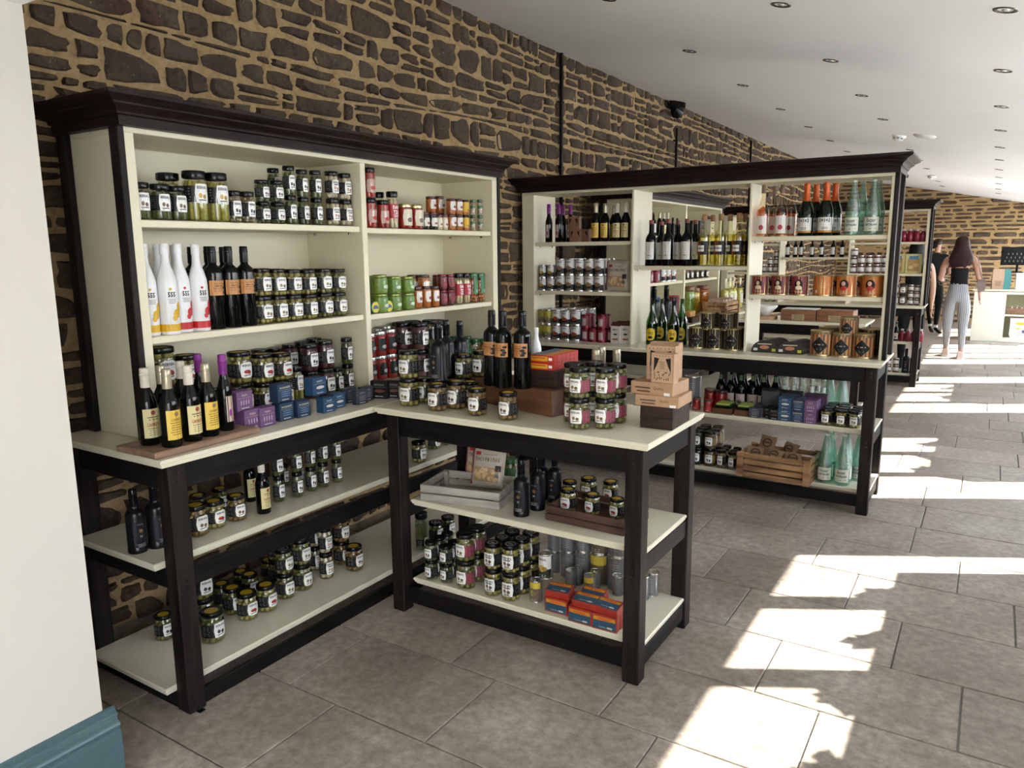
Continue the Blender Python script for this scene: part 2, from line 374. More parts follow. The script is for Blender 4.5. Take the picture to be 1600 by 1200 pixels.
# ------------------------------------------------------------------ shop furniture
def slab(name, x0, x1, y0, y1, zt, parent, mat=CREAMTOP):
    pr = [(-.010, -.028), (-.010, -.022), (-.004, -.020), (-.004, -.0135), (0, -.0115), (0, -.004), (-.004, 0)]
    return MB().loops([rect(x0, x1, y0, y1, zt+z, o) for o, z in pr]).obj(name, mat, parent)
BOLT = P((.03, .03, .03), .3, .8, .02)
def base(root, L, D, shelves, sx0, sx1, sy0, sy1, lx, ly, lw, wm, wx, legs_mid=(), midrail=False):
    slab('worktop', 0, L, 0, D, .92, root)
    for z in shelves: slab('shelf', sx0, sx1, sy0, sy1, z, root)
    xs = [lx[0], *legs_mid, lx[1]-lw]
    for x in xs:
        for y in (ly, D-ly-lw):
            g = MB().bbox(x, x+lw, y, y+lw, 0, .892, .004).obj('leg', BLACKWZ, root)
            fy = y-.0015 if y < D/2 else y+lw-.0015
            for z in (.86, .835, shelves[0]-.06, shelves[0]-.085, shelves[-1]-.05, shelves[-1]-.075):
                MB().lathe([(0, 0), (.006, 0), (.005, .003), (0, .004)], 8, T=Matrix.Translation((x+lw*.5, fy+.001, z)) @ Matrix.Rotation(PI/2, 4, 'X')).obj('bolt', BOLT, g) if y < D/2 else None
    for y in (ly+.012, D-ly-.034):
        MB().bbox(xs[0]+lw, xs[-1], y, y+.022, .80, .892, .003).obj('rail', wm, root)
        for z in (shelves if midrail else shelves[-1:]): MB().bbox(xs[0]+lw, xs[-1], y+.01 if y < D/2 else y-.01, y+.032 if y < D/2 else y+.012, z-.098, z-.028, .003).obj('rail', wm, root)
    for x in (xs[0]+.008, xs[-1]+lw-.03):
        MB().bbox(x, x+.022, ly+lw, D-ly-lw, .80, .892, .003).obj('end_rail', wx, root)
        for z in shelves: MB().bbox(x, x+.022, ly+lw, D-ly-lw, z-.098, z-.028, .003).obj('end_rail', wx, root)
def hutch(root, x0, x1, yf, yb, bays, back, cw, lblack=True, rblack=True, left=.037, z0=.92, z1=1.99):
    """open shelving on the worktop: bays = [(xa, xb, (shelf heights))]"""
    iz = 1.972
    MB().bbox(x0, x1, yf, yb, iz, z1, .002).obj('top_board', CREAM, root)
    for i, (xa, xb, sh) in enumerate(bays):
        if i: MB().bbox(bays[i-1][1], xa, yf, yb, z0, iz, .002).obj('divider', CREAM, root)
        for z in sh:
            s = MB().bbox(xa, xb, yf+.014, yb-.01, z-.026, z, .003).obj('shelf', CREAM, root)
            for xx in (xa+.006, xb-.012):
                for yy in (yf+.07, yb-.07): MB().bbox(xx, xx+.006, yy, yy+.012, z-.037, z-.026, .001).obj('shelf_pin', CHROME, s)
    MB().bbox(x0, bays[0][0], yf, yb, z0, iz, .002).obj('side_panel', CREAM, root)
    MB().bbox(bays[-1][1], x1, yf, yb, z0, iz, .002).obj('side_panel', CREAM, root)
    if back: MB().box(x0, x1, yb, yb+.01, z0, z1).obj('back_panel', CREAM, root)
    for on, xx in ((lblack, x0-.024), (rblack, x1)):
        if on:
            MB().bbox(xx, xx+.024, yf-.008, yf+.045, z0, z1, .003).obj('corner_post', BLACKWZ, root)
            MB().bbox(xx, xx+.024, yb-.045, yb+.008, z0, z1, .003).obj('corner_post', BLACKWZ, root)
    pr = [(.026, 0), (.026, .030), (.034, .034), (.034, .040), (.038, .048), (.050, .058), (.058, .062), (.058, .068), (.072, .076), (.084, .082), (.088, .086), (.088, .098), (.080, .101)]
    MB().loops([rect(x0, x1, yf, yb, z1+z, o) for o, z in pr]).obj('cornice', cw, root, smooth=25)

T1 = (.7032, .8962)
ZU, ZUB = .544, .085           # wall dresser lower shelves
ZM, ZB = .506, .141            # table lower shelves
d1 = empty('dresser', (T1[0], T1[1], 0), PI/2, 'tall cream dresser with black legs and dark cornice standing against the rubble wall, nearest one', 'dresser')
base(d1, 2.52, .66, (ZU, ZUB), .004, 2.50, .10, .58, (.035, 2.49), .018, .067, BLACKWX, BLACKW, midrail=True)
hutch(d1, .144, 2.382, .269, .633, [(.181, 1.257, (1.69, 1.285)), (1.29, 2.335, (1.685, 1.281))], True, CORNX)
MB().bbox(.06, .085, .0, .028, 0, .004, .001).obj('floor_bracket', BLACKP, d1)
t2 = empty('display_table', (.7092, 1.8836, 0), 0, 'cream topped black table standing out from the nearest wall dresser, near centre', 'table')
base(t2, 1.251, .594, (ZM, ZB), .118, 1.218, .083, .51, (.052, 1.223), .017, .065, BLACKWX, BLACKW)
U3O = (-.10, 4.247)
d3 = empty('open_dresser', (U3O[0], U3O[1], 0), 0, 'long see-through cream dresser holding bottles and tins, black legs, dark cornice', 'dresser')
base(d3, 2.515, .563, (ZM, ZB), .06, 2.487, .083, .48, (.06, 2.489), .017, .065, BLACKWX, BLACKW)
hutch(d3, .02, 2.490, .148, .473, [(.12, .893, (1.632, 1.28)), (.909, 1.683, (1.464,)), (1.697, 2.472, (1.646, 1.286))], False, CORNX, lblack=False, left=.1)
d5 = empty('dresser', (T1[0], 5.30, 0), PI/2, 'second cream dresser against the rubble wall, seen through the open dresser', 'dresser')
base(d5, 3.3, .66, (ZU, ZUB), .004, 3.28, .10, .58, (.035, 3.27), .018, .067, BLACKWX, BLACKW, midrail=True)
hutch(d5, .144, 2.29, .269, .633, [(.181, 1.18, (1.69, 1.285)), (1.213, 2.243, (1.685, 1.281))], True, CORNX)
t5 = empty('display_table', (.7092, 6.655, 0), 0, 'cream topped black table behind the open dresser, carrying wooden boxes', 'table')
base(t5, 1.30, .594, (ZM, ZB), .118, 1.267, .083, .51, (.052, 1.272), .017, .065, BLACKWX, BLACKW)
d6 = empty('open_dresser', (-.10, 9.10, 0), 0, 'farthest see-through cream dresser beside the woman, dark cornice', 'dresser')
base(d6, 2.385, .563, (ZM, ZB), .06, 2.357, .083, .48, (.06, 2.359), .017, .065, BLACKWX, BLACKW)
hutch(d6, .02, 2.36, .148, .473, [(.12, .75, (1.632, 1.28)), (.766, 1.54, (1.464,)), (1.556, 2.33, (1.632, 1.276))], False, CORNX, lblack=False, left=.1)

# ------------------------------------------------------------------ ceiling fittings, pipes
ORD = 'first second third fourth fifth sixth seventh eighth ninth tenth eleventh twelfth thirteenth fourteenth fifteenth sixteenth seventeenth eighteenth nineteenth twentieth'.split()
TILT = math.atan(.1974)
GLOW = P((.75, .75, .72), .15, .6, .02)
def part(parent, name, me, kind=None, loc=None):
    o = bpy.data.objects.new(name, me); COL.objects.link(o); o.parent = parent
    if kind: o['kind'] = kind
    if loc: o.location = loc
    return o
rim_me = MB().lathe([(.030, -.001), (.040, -.004), (.046, -.003), (.048, .0005), (.030, .0006)], 20).mesh(CHROME, 40)
ref_me = MB().lathe([(.031, -.001), (.026, .004), (.012, .010), (0, .011)][::-1], 20).mesh(P((.12, .12, .12), .25, .9, .02), 40)
blb_me = MB().lathe([(0, -.006), (.012, -.004), (.016, .001), (.014, .006)], 14).mesh(GLOW, 60)
rows = [('row nearest the windows', 2.852, 3.364, 11), ('middle row', 1.957, 3.393, 11), ('row nearest the rubble wall', 1.0715, 3.384, 10)]
for rn, x, y, n in rows:
    for k in range(n):
        o = empty('spotlight', (x, y+1.2694*k, CZ(x)), 0, 'round chrome recessed ceiling spotlight, %s along the %s' % (ORD[k], rn), 'spotlight', 'recessed ceiling spotlights')
        o.rotation_euler = (0, TILT, 0)
        part(o, 'rim', rim_me); part(o, 'reflector', ref_me); part(o, 'bulb', blb_me)
def det(x, y, lab):
    o = empty('smoke_detector', (x, y, CZ(x)), 0, lab, 'smoke detector'); o.rotation_euler = (0, TILT, 0)
    MB().lathe([(0, -.055), (.030, -.052), (.048, -.036), (.052, -.022), (.062, -.018), (.066, 0), (0, .001)], 22).obj('housing', WHITEP, o, smooth=40)
    m = MB()
    for k in range(8): m.box(-.008, .008, -.0525, -.048, -.034, -.026, T=Matrix.Rotation(k*PI/4, 4, 'Z'))
    m.obj('vent_slots', BLACKP, o, kind='stuff')
det(1.975, 8.371, 'white domed smoke detector on the ceiling beside the flat white disc'); det(1.932, 13.7, 'small white smoke detector on the ceiling far down the room')
o = tag(MB().lathe([(0, -.030), (.06, -.026), (.095, -.014), (.105, 0), (0, .001)], 26).obj('ceiling_speaker', WHITEP, smooth=40), 'flat white dished disc on the ceiling next to the smoke detector', 'speaker'); o.location = (2.224, 8.131, CZ(2.224)); o.rotation_euler = (0, TILT, 0)
for y, z, lab in ((5.06, 3.1, 'thin black conduit down the rubble wall, nearest one'), (7.66, 2.86, 'thin black conduit running down from the black dome camera'), (10.6, 3.06, 'thin black conduit far along the rubble wall')):
    c = empty('conduit', (XS, y, .02), 0, lab, 'conduit'); MB().bbox(.022, .047, -.013, .013, 0, z-.02, .002).obj('channel', BLACKP, c)
    m = MB()
    for q in (.4, 1.0, 1.6, 2.2, 2.7): m.box(-.01, .052, -.02, .02, q, q+.02)
    m.obj('clips', BLACKP, c, kind='stuff')
c = empty('dome_camera', (-.03, 7.42, 3.02), 0, 'black dome security camera at the top of the rubble wall', 'camera')
MB().lathe([(0, .08), (.085, .08), (.085, .0), (.075, -.01), (0, -.01)][::-1], 20).obj('housing', BLACKP, c, smooth=40)
MB().lathe([(.07, -.01), (.066, -.05), (.045, -.09), (0, -.105)][::-1], 20).obj('dome', P((.01, .012, .02), .06), c, smooth=60)
MB().box(-.10, .0, -.02, .02, .03, .07).obj('bracket', BLACKP, c)

c = empty('dome_camera', (1.50, 14.2, CZ(1.50)-.0), 0, 'small black dome camera on the ceiling far away above the farthest dresser', 'camera'); c.rotation_euler = (0, TILT, 0)
MB().lathe([(0, 0), (.06, 0), (.06, -.05), (0, -.05)][::-1], 16).obj('housing', BLACKP, c, smooth=40); MB().lathe([(.045, -.05), (.04, -.075), (0, -.10)][::-1], 16).obj('dome', WHITEP, c, smooth=60)
# ------------------------------------------------------------------ goods: labels, lettering, containers
def txt(s, size, bold=.0, sx=1.):
    """lettering as flat outline mesh data (x, z), centred"""
    key = (s, size, bold, sx)
    if key in TXT: return TXT[key]
    c = bpy.data.curves.new('t', 'FONT'); c.body = s; c.size = size; c.align_x = 'CENTER'; c.align_y = 'CENTER'; c.resolution_u = 1; c.offset = bold*size; c.fill_mode = 'FRONT'
    o = bpy.data.objects.new('t', c); me = bpy.data.meshes.new_from_object(o)
    r = ([(v.co.x*sx, v.co.y) for v in me.vertices], [tuple(p.vertices) for p in me.polygons])
    bpy.data.objects.remove(o); bpy.data.curves.remove(c); bpy.data.meshes.remove(me); TXT[key] = r; return r
TXT = {}
def wrap(r, x, z, off=.0004):
    a = x/r; R = r+off; return (R*math.sin(a), -R*math.cos(a), z)
class LB:
    """printed matter wrapped on a cylinder of radius r, or flat when r is None (then y0 is the face)"""
    def __init__(s, r, y0=0., th=0): s.r = r; s.y0 = y0; s.mb = MB(); s.mats = []
    def mi(s, c):
        m = c if isinstance(c, bpy.types.Material) else P(c, .45, var=.04, sc=40)
        if m not in s.mats: s.mats.append(m)
        return s.mats.index(m)
    def pt(s, x, z, off): return wrap(s.r, x, z, off) if s.r else (x, s.y0-off, z)
    def patch(s, c, x0, x1, z0, z1, off=.0004, pw=40, thick=False):
        cx, cz, hx, hz = (x0+x1)/2, (z0+z1)/2, (x1-x0)/2, (z1-z0)/2
        n = (12 if pw <= 1 else 6) if pw < 20 else (max(1, int(abs(x1-x0)/s.r/.35)) if s.r else 1); v = []; f = []
        for i in range(n+1):
            if pw >= 20: t = -1+2*i/n; h = 1
            else: t = -math.cos(PI*i/n); h = (max(0, 1-abs(t)**pw))**(1/pw)
            v += [s.pt(cx+hx*t, cz-hz*h, off), s.pt(cx+hx*t, cz+hz*h, off)]
            if i: k = 2*i; f.append((k-2, k, k+1, k-1))
        s.mb.add(v, f, s.mi(c)); return s
    def text(s, c, t, x, z, size, bold=.0, sx=1., off=.0012):
        v, f = txt(t, size, bold, sx); s.mb.add([s.pt(a+x, b+z, off) for a, b in v], f, s.mi(c)); return s
    def lines(s, c, x0, x1, z, n, dz, h=None, off=.0011, seed=1):
        r = random.Random(seed)
        for k in range(n):
            w = (x1-x0)*r.uniform(.0, .18); s.patch(c, x0+w, x1-w*r.random(), z-k*dz-(h or dz*.22), z-k*dz, off)
        return s
    def mesh(s): return s.mb.mesh(s.mats)
GL = glass('clear_glass', (.90, .90, .84), .06)
BLK = P((.010, .010, .011), .22); INK = (.012, .012, .014); WHT = (.80, .80, .77); GOLD = P((.45, .36, .16), .3, .8)
def tinted(name, c, rough=.35): return P(c, rough, var=.25, sc=90)
SPH = {}
def balls(r, h0, h1, br, mat, sz=1., core=None, seed=1):
    """fruit packed against the inside of a jar"""
    key = ('b', round(r, 4), round(h0, 4), round(h1, 4), br, mat.name, sz)
    if key in SPH: return SPH[key]
    rd = random.Random(seed); mb = MB(); R = r-br
    ico = bmesh.new(); bmesh.ops.create_icosphere(ico, subdivisions=1, radius=1); iv = [v.co.copy() for v in ico.verts]; ifc = [tuple(v.index for v in f.verts) for f in ico.faces]; ico.free()
    n = max(4, int(2*PI*R/(br*2.0))); z = h0+br*sz; k = 0
    while z < h1-br*sz*.5:
        for i in range(n):
            a = 2*PI*(i+.5*(k % 2))/n+rd.uniform(-.12, .12); s = br*rd.uniform(.92, 1.08)
            c = Vector((R*math.sin(a), -R*math.cos(a), z+rd.uniform(-.12, .12)*br))
            mb.add([c+Vector((p.x*s, p.y*s, p.z*s*sz)) for p in iv], ifc)
        z += br*1.75*sz; k += 1
    mb.lathe([(0, h0), (R*.85, h0), (R*.85, h1), (0, h1)], 10, 1)
    SPH[key] = mb.mesh([mat, core or mat], 60); return SPH[key]
def rods(r, h0, h1, br, mat, tip=None, seed=1):
    rd = random.Random(seed); mb = MB(); R = r-br; n = max(5, int(2*PI*R/(br*1.9)))
    for i in range(n):
        a = 2*PI*i/n; c = (R*math.sin(a), -R*math.cos(a)); hh = h1-rd.uniform(0, .06)*(h1-h0)
        mb.lathe([(0, h0), (br, h0+br*.5), (br*1.02, (h0+hh)/2), (br*.9, hh-br*2), (br*.5, hh-br*.5), (0, hh)], 6, 0, Matrix.Translation((*c, 0)))
    mb.lathe([(0, h0), (R*.8, h0), (R*.8, h1-.005), (0, h1-.005)], 8, 0)
    return mb.mesh(mat, 60)
def fill(r, h0, h1, mat): return MB().lathe([(0, h0), (r*.9, h0), (r, h0+.004), (r, h1), (0, h1)], 16).mesh(mat, 40)
KIND = {}
def kind(name, cat, nm, h, w, parts): KIND[name] = dict(cat=cat, name=nm, h=h, w=w, parts=parts)
# parts: [(part name, mesh, stuff?, [sub-parts (name, mesh)])]
FR = {'olive': ('b', (.30, .26, .07), .0112, 1.), 'darkolive': ('b', (.17, .165, .045), .0112, 1.), 'brownolive': ('b', (.24, .14, .04), .0112, 1.), 'garlic': ('b', (.55, .47, .34), .0118, 1.15),
      'caper': ('b', (.11, .13, .05), .0060, 1.), 'pepper': ('r', (.32, .29, .05), .0085), 'gherkin': ('r', (.09, .11, .035), .0095), 'bean': ('b', (.60, .46, .34), .0058, 1.3), 'redbean': ('b', (.50, .20, .08), .0058, 1.3),
      'asparagus': ('r', (.62, .52, .33), .0085), 'greenbean': ('r', (.10, .12, .04), .0038), 'beet': ('f', (.06, .006, .015)), 'tomato': ('f', (.30, .012, .008)), 'orange': ('f', (.46, .13, .02)), 'brown': ('f', (.10, .05, .025)),
      'green': ('f', (.16, .26, .035)), 'cream': ('f', (.62, .52, .36)), 'jam': ('f', (.10, .012, .012)), 'mush': ('b', (.28, .22, .12), .009, .8), 'yellow': ('f', (.55, .36, .03)), 'dark': ('f', (.025, .018, .015))}
def contents(code, r, h0, h1):
    k = FR[code]; mt = P(k[1], .28, var=.35, sc=70); cm = P(tuple(x*.35 for x in k[1]), .5)
    if k[0] == 'b': return balls(r, h0, h1, min(k[2], r*.42), mt, k[3], cm)
    if k[0] == 'r': return rods(r, h0, h1, min(k[2], r*.4), mt)
    return fill(r, h0, h1, mt)
def lidmesh(r, h0, h, mat, disc=None, ring=False):
    m = MB().lathe([(r*.90, h0), (r*.985, h0+.001), (r, h0+.0025), (r, h-.003), (r*.975, h-.0008), (r*.90, h), (r*.86, h-.0012), (0, h-.0012)], 20)
    subs = []
    if disc: subs.append(('lid_disc', MB().lathe([(r*.62, h-.0011), (r*.60, h-.0006), (0, h-.0006)], 16).mesh(P(disc, .4, var=.05))))
    if ring:
        q = MB(); q.lathe([(r*.62, h-.0011), (r*.60, h-.0005), (r*.54, h-.0005), (r*.52, h-.0011)], 16); q.box(-r*.3, r*.3, -r*.10, -r*.04, h-.0012, h-.0005); q.box(-r*.2, r*.2, r*.06, r*.1, h-.0012, h-.0005)
        subs.append(('lid_print', q.mesh(P((.22, .22, .22), .4))))
    return m.mesh(mat, 40), subs
def bernal(r, h, pic, oval=False, side=INK, z0=.20, z1=.68, wa=.62, back=(.25, .25, .26), brand='BERNAL', names=True):
    """black wrap-round label with a white front panel, brand lettering and a small picture"""
    w = LB(r); a = 1.95
    w.patch(side, -r*a, r*a, h*(z0+.02), h*(z1-.04), .0003)
    for s in (-1, 1): w.lines((.30, .30, .30), s*r*1.28-r*.34, s*r*1.28+r*.34, h*(z1-.09), 6, h*.055, seed=5)
    f = LB(r); fw = r*wa
    if oval: f.patch((.42, .36, .16), -fw*1.06, fw*1.06, h*z0-.001, h*z1+.001, .0006, 4)
    f.patch(WHT, -fw, fw, h*z0, h*z1, .0008, 4 if oval else 9)
    t = LB(r); ch = h*(z1-z0)
    t.text(INK, brand, 0, h*z1-ch*.20, ch*.22, .02, min(1.0, fw*1.65/(ch*.22*.68*len(brand))))
    t.patch(INK, -fw*.55, fw*.55, h*z1-ch*.40, h*z1-ch*.33, .0011)
    t.patch(pic, -fw*.55, -fw*.05 if pic != (.40, .02, .015) else fw*.5, h*z0+ch*.26, h*z0+ch*.52, .0011, 2.)
    t.patch(tuple(x*.6 for x in pic), fw*.02, fw*.55, h*z0+ch*.22, h*z0+ch*.46, .0012, 2.)
    t.lines(INK, -fw*.6, fw*.6, h*z0+ch*.19, 2, ch*.09, ch*.05)
    return [('back_label', w.mesh(), 0, []), ('front_label', f.mesh(), 0, [('lettering', t.mesh())])]
def jar(name, h, w, code, labels, lid=BLK, disc=None, ring=False, nm='jar', cat='jar', lr=.94, neck=.86, fillto=.83, sq=False):
    r = w/2
    body = MB().lathe([(0, .0015), (r*.82, 0), (r*.95, h*.012), (r, h*.045), (r, h*.72), (r*.97, h*.77), (r*.88, h*.82), (r*.85, h*neck)], 20).mesh(GL, 60)
    lm, subs = lidmesh(r*lr, h*neck-h*.01, h, lid, disc, ring)
    KIND[name] = dict(cat=cat, name=nm, h=h, w=w, parts=[('glass', body, 0, []), ('contents', contents(code, r*.93, h*.02, h*fillto), 1, []), ('lid', lm, 0, subs)]+labels)
OL, RD, BR2, WH2, DK = (.22, .17, .05), (.40, .02, .015), (.17, .09, .05), (.45, .40, .33), (.05, .04, .05)
J = lambda n, h, w, c, pic, **k: jar(n, h, w, c, bernal(w/2, h, pic, **{q: k.pop(q) for q in list(k) if q in ('oval', 'side', 'z0', 'z1', 'wa', 'back')}), **k)
J('olive', .118, .085, 'olive', OL); J('olive_brown', .118, .085, 'brownolive', BR2, oval=True, disc=(.42, .26, .01)); J('olive_red', .118, .089, 'olive', RD, disc=(.42, .26, .01), oval=True)
J('olive_oval', .118, .085, 'darkolive', OL, oval=True, ring=True); J('olive_side', .118, .082, 'darkolive', OL, side=(.22, .03, .06), z0=.22, z1=.66); J('olive_dark', .118, .086, 'darkolive', DK, disc=(.42, .26, .01))
J('olive_ring', .118, .076, 'olive', BR2, ring=True, wa=.75); J('gherkin', .115, .064, 'gherkin', BR2, z0=.25, z1=.72); J('pepper', .165, .080, 'pepper', (.55, .35, .05), z0=.36, z1=.74)
J('small', .082, .056, 'caper', BR2); J('tall', .118, .052, 'gherkin', DK); J('garlic', .118, .062, 'garlic', (.5, .3, .22), wa=.7); J('garlic_dark', .112, .056, 'mush', DK)
J('caper', .105, .062, 'caper', DK); J('beet', .118, .075, 'beet', DK); J('longolive', .16, .060, 'pepper', (.45, .33, .2), z0=.35, z1=.75); J('greenbean', .16, .055, 'greenbean', DK, z0=.1, z1=.35)
J('pate_dark', .090, .062, 'dark', DK, oval=True); J('pate_cream', .090, .062, 'brown', DK, side=(.20, .12, .03))
def plain(r, h, c, z0, z1, wa, tx=None, ts=.3, tc=INK, blob=None, full=False, extra=None):
    f = LB(r); fw = r*wa; f.patch(c, -fw, fw, h*z0, h*z1, .0006, 40 if full else 9); ch = h*(z1-z0); t = LB(r)
    if tx: 
        for i, l in enumerate(tx.split('|')): t.text(tc, l, 0, h*z1-ch*(.24+ts*i*1.0), ch*ts, .03, .75)
    if blob: t.patch(blob, -fw*.4, fw*.4, h*z0+ch*.2, h*z0+ch*.5, .0011, 2.)
    else: t.lines(tc, -fw*.4, fw*.4, h*z0+ch*.25, 3, ch*.07, ch*.03)
    return [('label', f.mesh(), 0, [('lettering', t.mesh())])]
SIL = P((.55, .55, .53), .25, .9, .03); GLD = P((.60, .50, .25), .25, .9, .03); BURG = P((.10, .008, .015), .3); GRN = P((.02, .10, .03), .3)
jar('red_pepper', .110, .050, 'tomato', plain(.025, .110, (.45, .28, .24), .18, .62, 1.1, None, blob=RD), lr=.96)
jar('asparagus', .160, .052, 'asparagus', plain(.026, .160, (.36, .01, .02), .28, .66, 1.6, 'DAN|TZA', .34, (.8, .8, .8), full=True), lr=.96)
jar('asparagus_small', .120, .040, 'asparagus', plain(.020, .120, (.36, .01, .02), .28, .66, 1.6, 'DAN|TZA', .34, (.8, .8, .8), full=True), lr=.96)
jar('jam', .105, .066, 'tomato', plain(.033, .105, (.62, .56, .42), .14, .78, .95, None, blob=(.12, .10, .09)), lid=GLD, lr=.9)
jar('brown_sauce', .070, .044, 'dark', plain(.022, .070, (.66, .62, .55), .2, .68, .95, None, blob=(.25, .03, .03)), lid=BURG)
jar('cream_sauce', .070, .036, 'cream', plain(.018, .070, (.66, .60, .50), .2, .7, .95, None, blob=(.25, .03, .03)), lid=BURG)
jar('orange_sauce', .072, .046, 'orange', plain(.023, .072, (.66, .64, .60), .28, .82, 1.0, None, blob=(.25, .03, .03)), lid=P((.05, .012, .01), .3))
jar('orange_mid', .113, .054, 'orange', plain(.027, .113, (.66, .64, .60), .28, .78, 1.0, None, blob=(.25, .03, .03)), lid=P((.05, .012, .01), .3))
jar('orange_big', .108, .072, 'orange', plain(.036, .108, (.66, .64, .60), .22, .66, 1.0, None, blob=(.25, .03, .03)), lid=P((.05, .012, .01), .3))
jar('yellow', .082, .044, 'orange', plain(.022, .082, (.62, .36, .01), .22, .86, 1.7, None, full=True), lid=BLK)
jar('bean', .120, .044, 'bean', plain(.022, .120, (.03, .13, .05), .42, .62, 1.7, None, tc=(.7, .7, .7), full=True), lid=GRN, lr=.98)
jar('redbean', .120, .042, 'redbean', plain(.021, .120, (.03, .16, .06), .30, .86, .75, None, tc=(.7, .7, .7), full=True), lid=GRN, lr=.98)
jar('green', .075, .066, 'green', plain(.033, .075, (.10, .20, .03), .15, .8, 1.0, None, tc=(.5, .6, .4), blob=(.5, .6, .45)), lid=P((.20, .26, .06), .3, .6), lr=.9)
jar('red_jam', .075, .052, 'jam', plain(.026, .075, (.16, .008, .02), .2, .75, 1.0, None, tc=(.5, .1, .1), blob=(.35, .03, .03)), lid=P((.16, .02, .03), .25, .6))
jar('tomato', .095, .050, 'tomato', plain(.025, .095, INK, .20, .72, 1.1, None, tc=(.5, .5, .5), blob=(.28, .28, .28)), lid=SIL, lr=.95)
jar('preserve', .065, .052, 'jam', plain(.026, .065, (.62, .60, .58), .2, .68, 1.2, None, full=True), lid=SIL, lr=.95)
jar('red_label', .075, .050, 'tomato', plain(.025, .075, (.36, .02, .02), .1, .5, 1.2, None, tc=(.6, .6, .5), full=True), lid=P((.08, .03, .03), .3), lr=.95)
jar('mixed', .125, .060, 'darkolive', plain(.030, .125, (.04, .12, .05), .2, .7, 1.3, None, tc=(.6, .6, .6), full=True), lid=GRN)
def bottle(name, h, w, prof, mat, labels, cap=None, caph=.12, liquid=None, capr=None, ribs=False, hollow=None, bumpy=0):
    """prof: (radius share, height share) from the foot to the mouth"""
    r = w/2; pr = [(0, .004)]+[(a*r, b*h) for a, b in prof]
    body = MB().lathe(pr, 20).mesh(mat, 50); parts = [('bottle_body', body, 0, [])]
    if liquid: lqm = P(liquid[1], .1, var=.05, sc=10) if len(liquid) < 3 else glass(name+'_liquid', liquid[1], .02)
    if liquid: parts.append(('liquid', MB().lathe([(0, .008)]+[(a*r*.90, max(.008, b*h)) for a, b in prof if b < liquid[0]]+[(0, h*liquid[0])], 16).mesh(lqm, 50), 0, []))
    if cap:
        cr = capr or prof[-1][0]*r*1.25; z0 = h*(1-caph)
        pc = [(cr*.97, z0), (cr, z0+.002), (cr*.98, z0+h*caph*.62), (cr*1.05, z0+h*caph*.64), (cr*1.05, z0+h*caph*.69), (cr*.97, z0+h*caph*.71), (cr*.96, h-.003), (cr*.85, h), (0, h)]
        parts.append(('cap', MB().lathe(pc, 16).mesh(cap, 40), 0, []))
    KIND[name] = dict(cat='bottle', name='bottle', h=h, w=w, parts=parts+labels)
DG = P((.006, .007, .006), .06, spec=.7); MATB = P((.008, .009, .012), .28)
VIN = [(.92, 0), (1, .012), (1, .50), (.98, .56), (.80, .64), (.50, .72), (.38, .78), (.36, .93), (.40, .95), (.40, .985)]
def vinlab(r, h, c, red):
    f = LB(r); f.patch(c, -r*1.0, r*1.0, h*.10, h*.48, .0006); t = LB(r)
    t.patch((.25, .03, .03) if red else (.2, .12, .05), -r*.2, r*.25, h*.40, h*.46, .0012, 2.)
    if red: t.lines(INK, -r*.6, r*.6, h*.375, 2, h*.03, h*.01).text((.30, .015, .02), 'CAPIRETE', 0, h*.27, h*.062, .02, .62).lines(INK, -r*.6, r*.6, h*.225, 4, h*.028, h*.006)
    else: t.text(INK, 'CAPIRETE', 0, h*.355, h*.045, .0, .75).lines(INK, -r*.7, r*.7, h*.32, 6, h*.03, h*.007)
    return [('label', f.mesh(), 0, [('lettering', t.mesh())])]
CAPW = P((.62, .56, .46), .5, var=.12, sc=30); CAPG = P((.42, .37, .26), .3, .5, .15, 30)
bottle('vinegar_white', .265, .066, VIN, DG, vinlab(.033, .265, (.58, .50, .24), True), CAPW, .25)
bottle('vinegar_gold', .265, .066, VIN, DG, vinlab(.033, .265, (.66, .44, .06), False), CAPG, .25)
bottle('purple_cap', .27, .052, [(.92, 0), (1, .012), (1, .48), (.96, .55), (.7, .63), (.5, .70), (.44, .76), (.42, .985)], DG, plain(.026, .27, (.50, .38, .30), .12, .46, .5, None, blob=(.25, .02, .25), full=True), P((.19, .02, .19), .4), .26, capr=.0145)
W5 = [(.95, 0), (1, .015), (1, .52), (.95, .60), (.72, .69), (.47, .77), (.40, .84), (.37, .985)]
def w555(r, h, c):
    t = LB(r); t.text(INK, '555', -r*.1, h*.44, h*.075, .03, .75).lines((.2, .2, .2), -r*.55, r*.35, h*.395, 4, h*.014, h*.006)
    t.patch(c, -r*.35, -r*.05, h*.49, h*.52, .001, 2.).patch(c, -r*.1, r*.75, h*.18, h*.28, .001, 2.).patch(c, r*.35, r*.95, h*.24, h*.36, .0012, 2.).patch(c, -r*.2, r*.3, h*.15, h*.21, .0012, 2.)
    return [('printed_band', LB(r).patch(c, -r*PI, r*PI, h*.035, h*.115, .0006).mesh(), 0, []), ('lettering', t.mesh(), 0, [])]
WB = P((.72, .72, .72), .35, var=.02)
bottle('white_yellow', .31, .066, W5, WB, w555(.033, .31, (.62, .36, .01)), WB, .12); bottle('white_red', .31, .066, W5, WB, w555(.033, .31, (.45, .01, .01)), WB, .12)
bottle('white_plain', .31, .066, W5, WB, [], WB, .12)
OIL = [(.95, 0), (1, .012), (1, .67), (.98, .70), (.90, .725), (.62, .755), (.44, .775), (.40, .80), (.40, .985)]
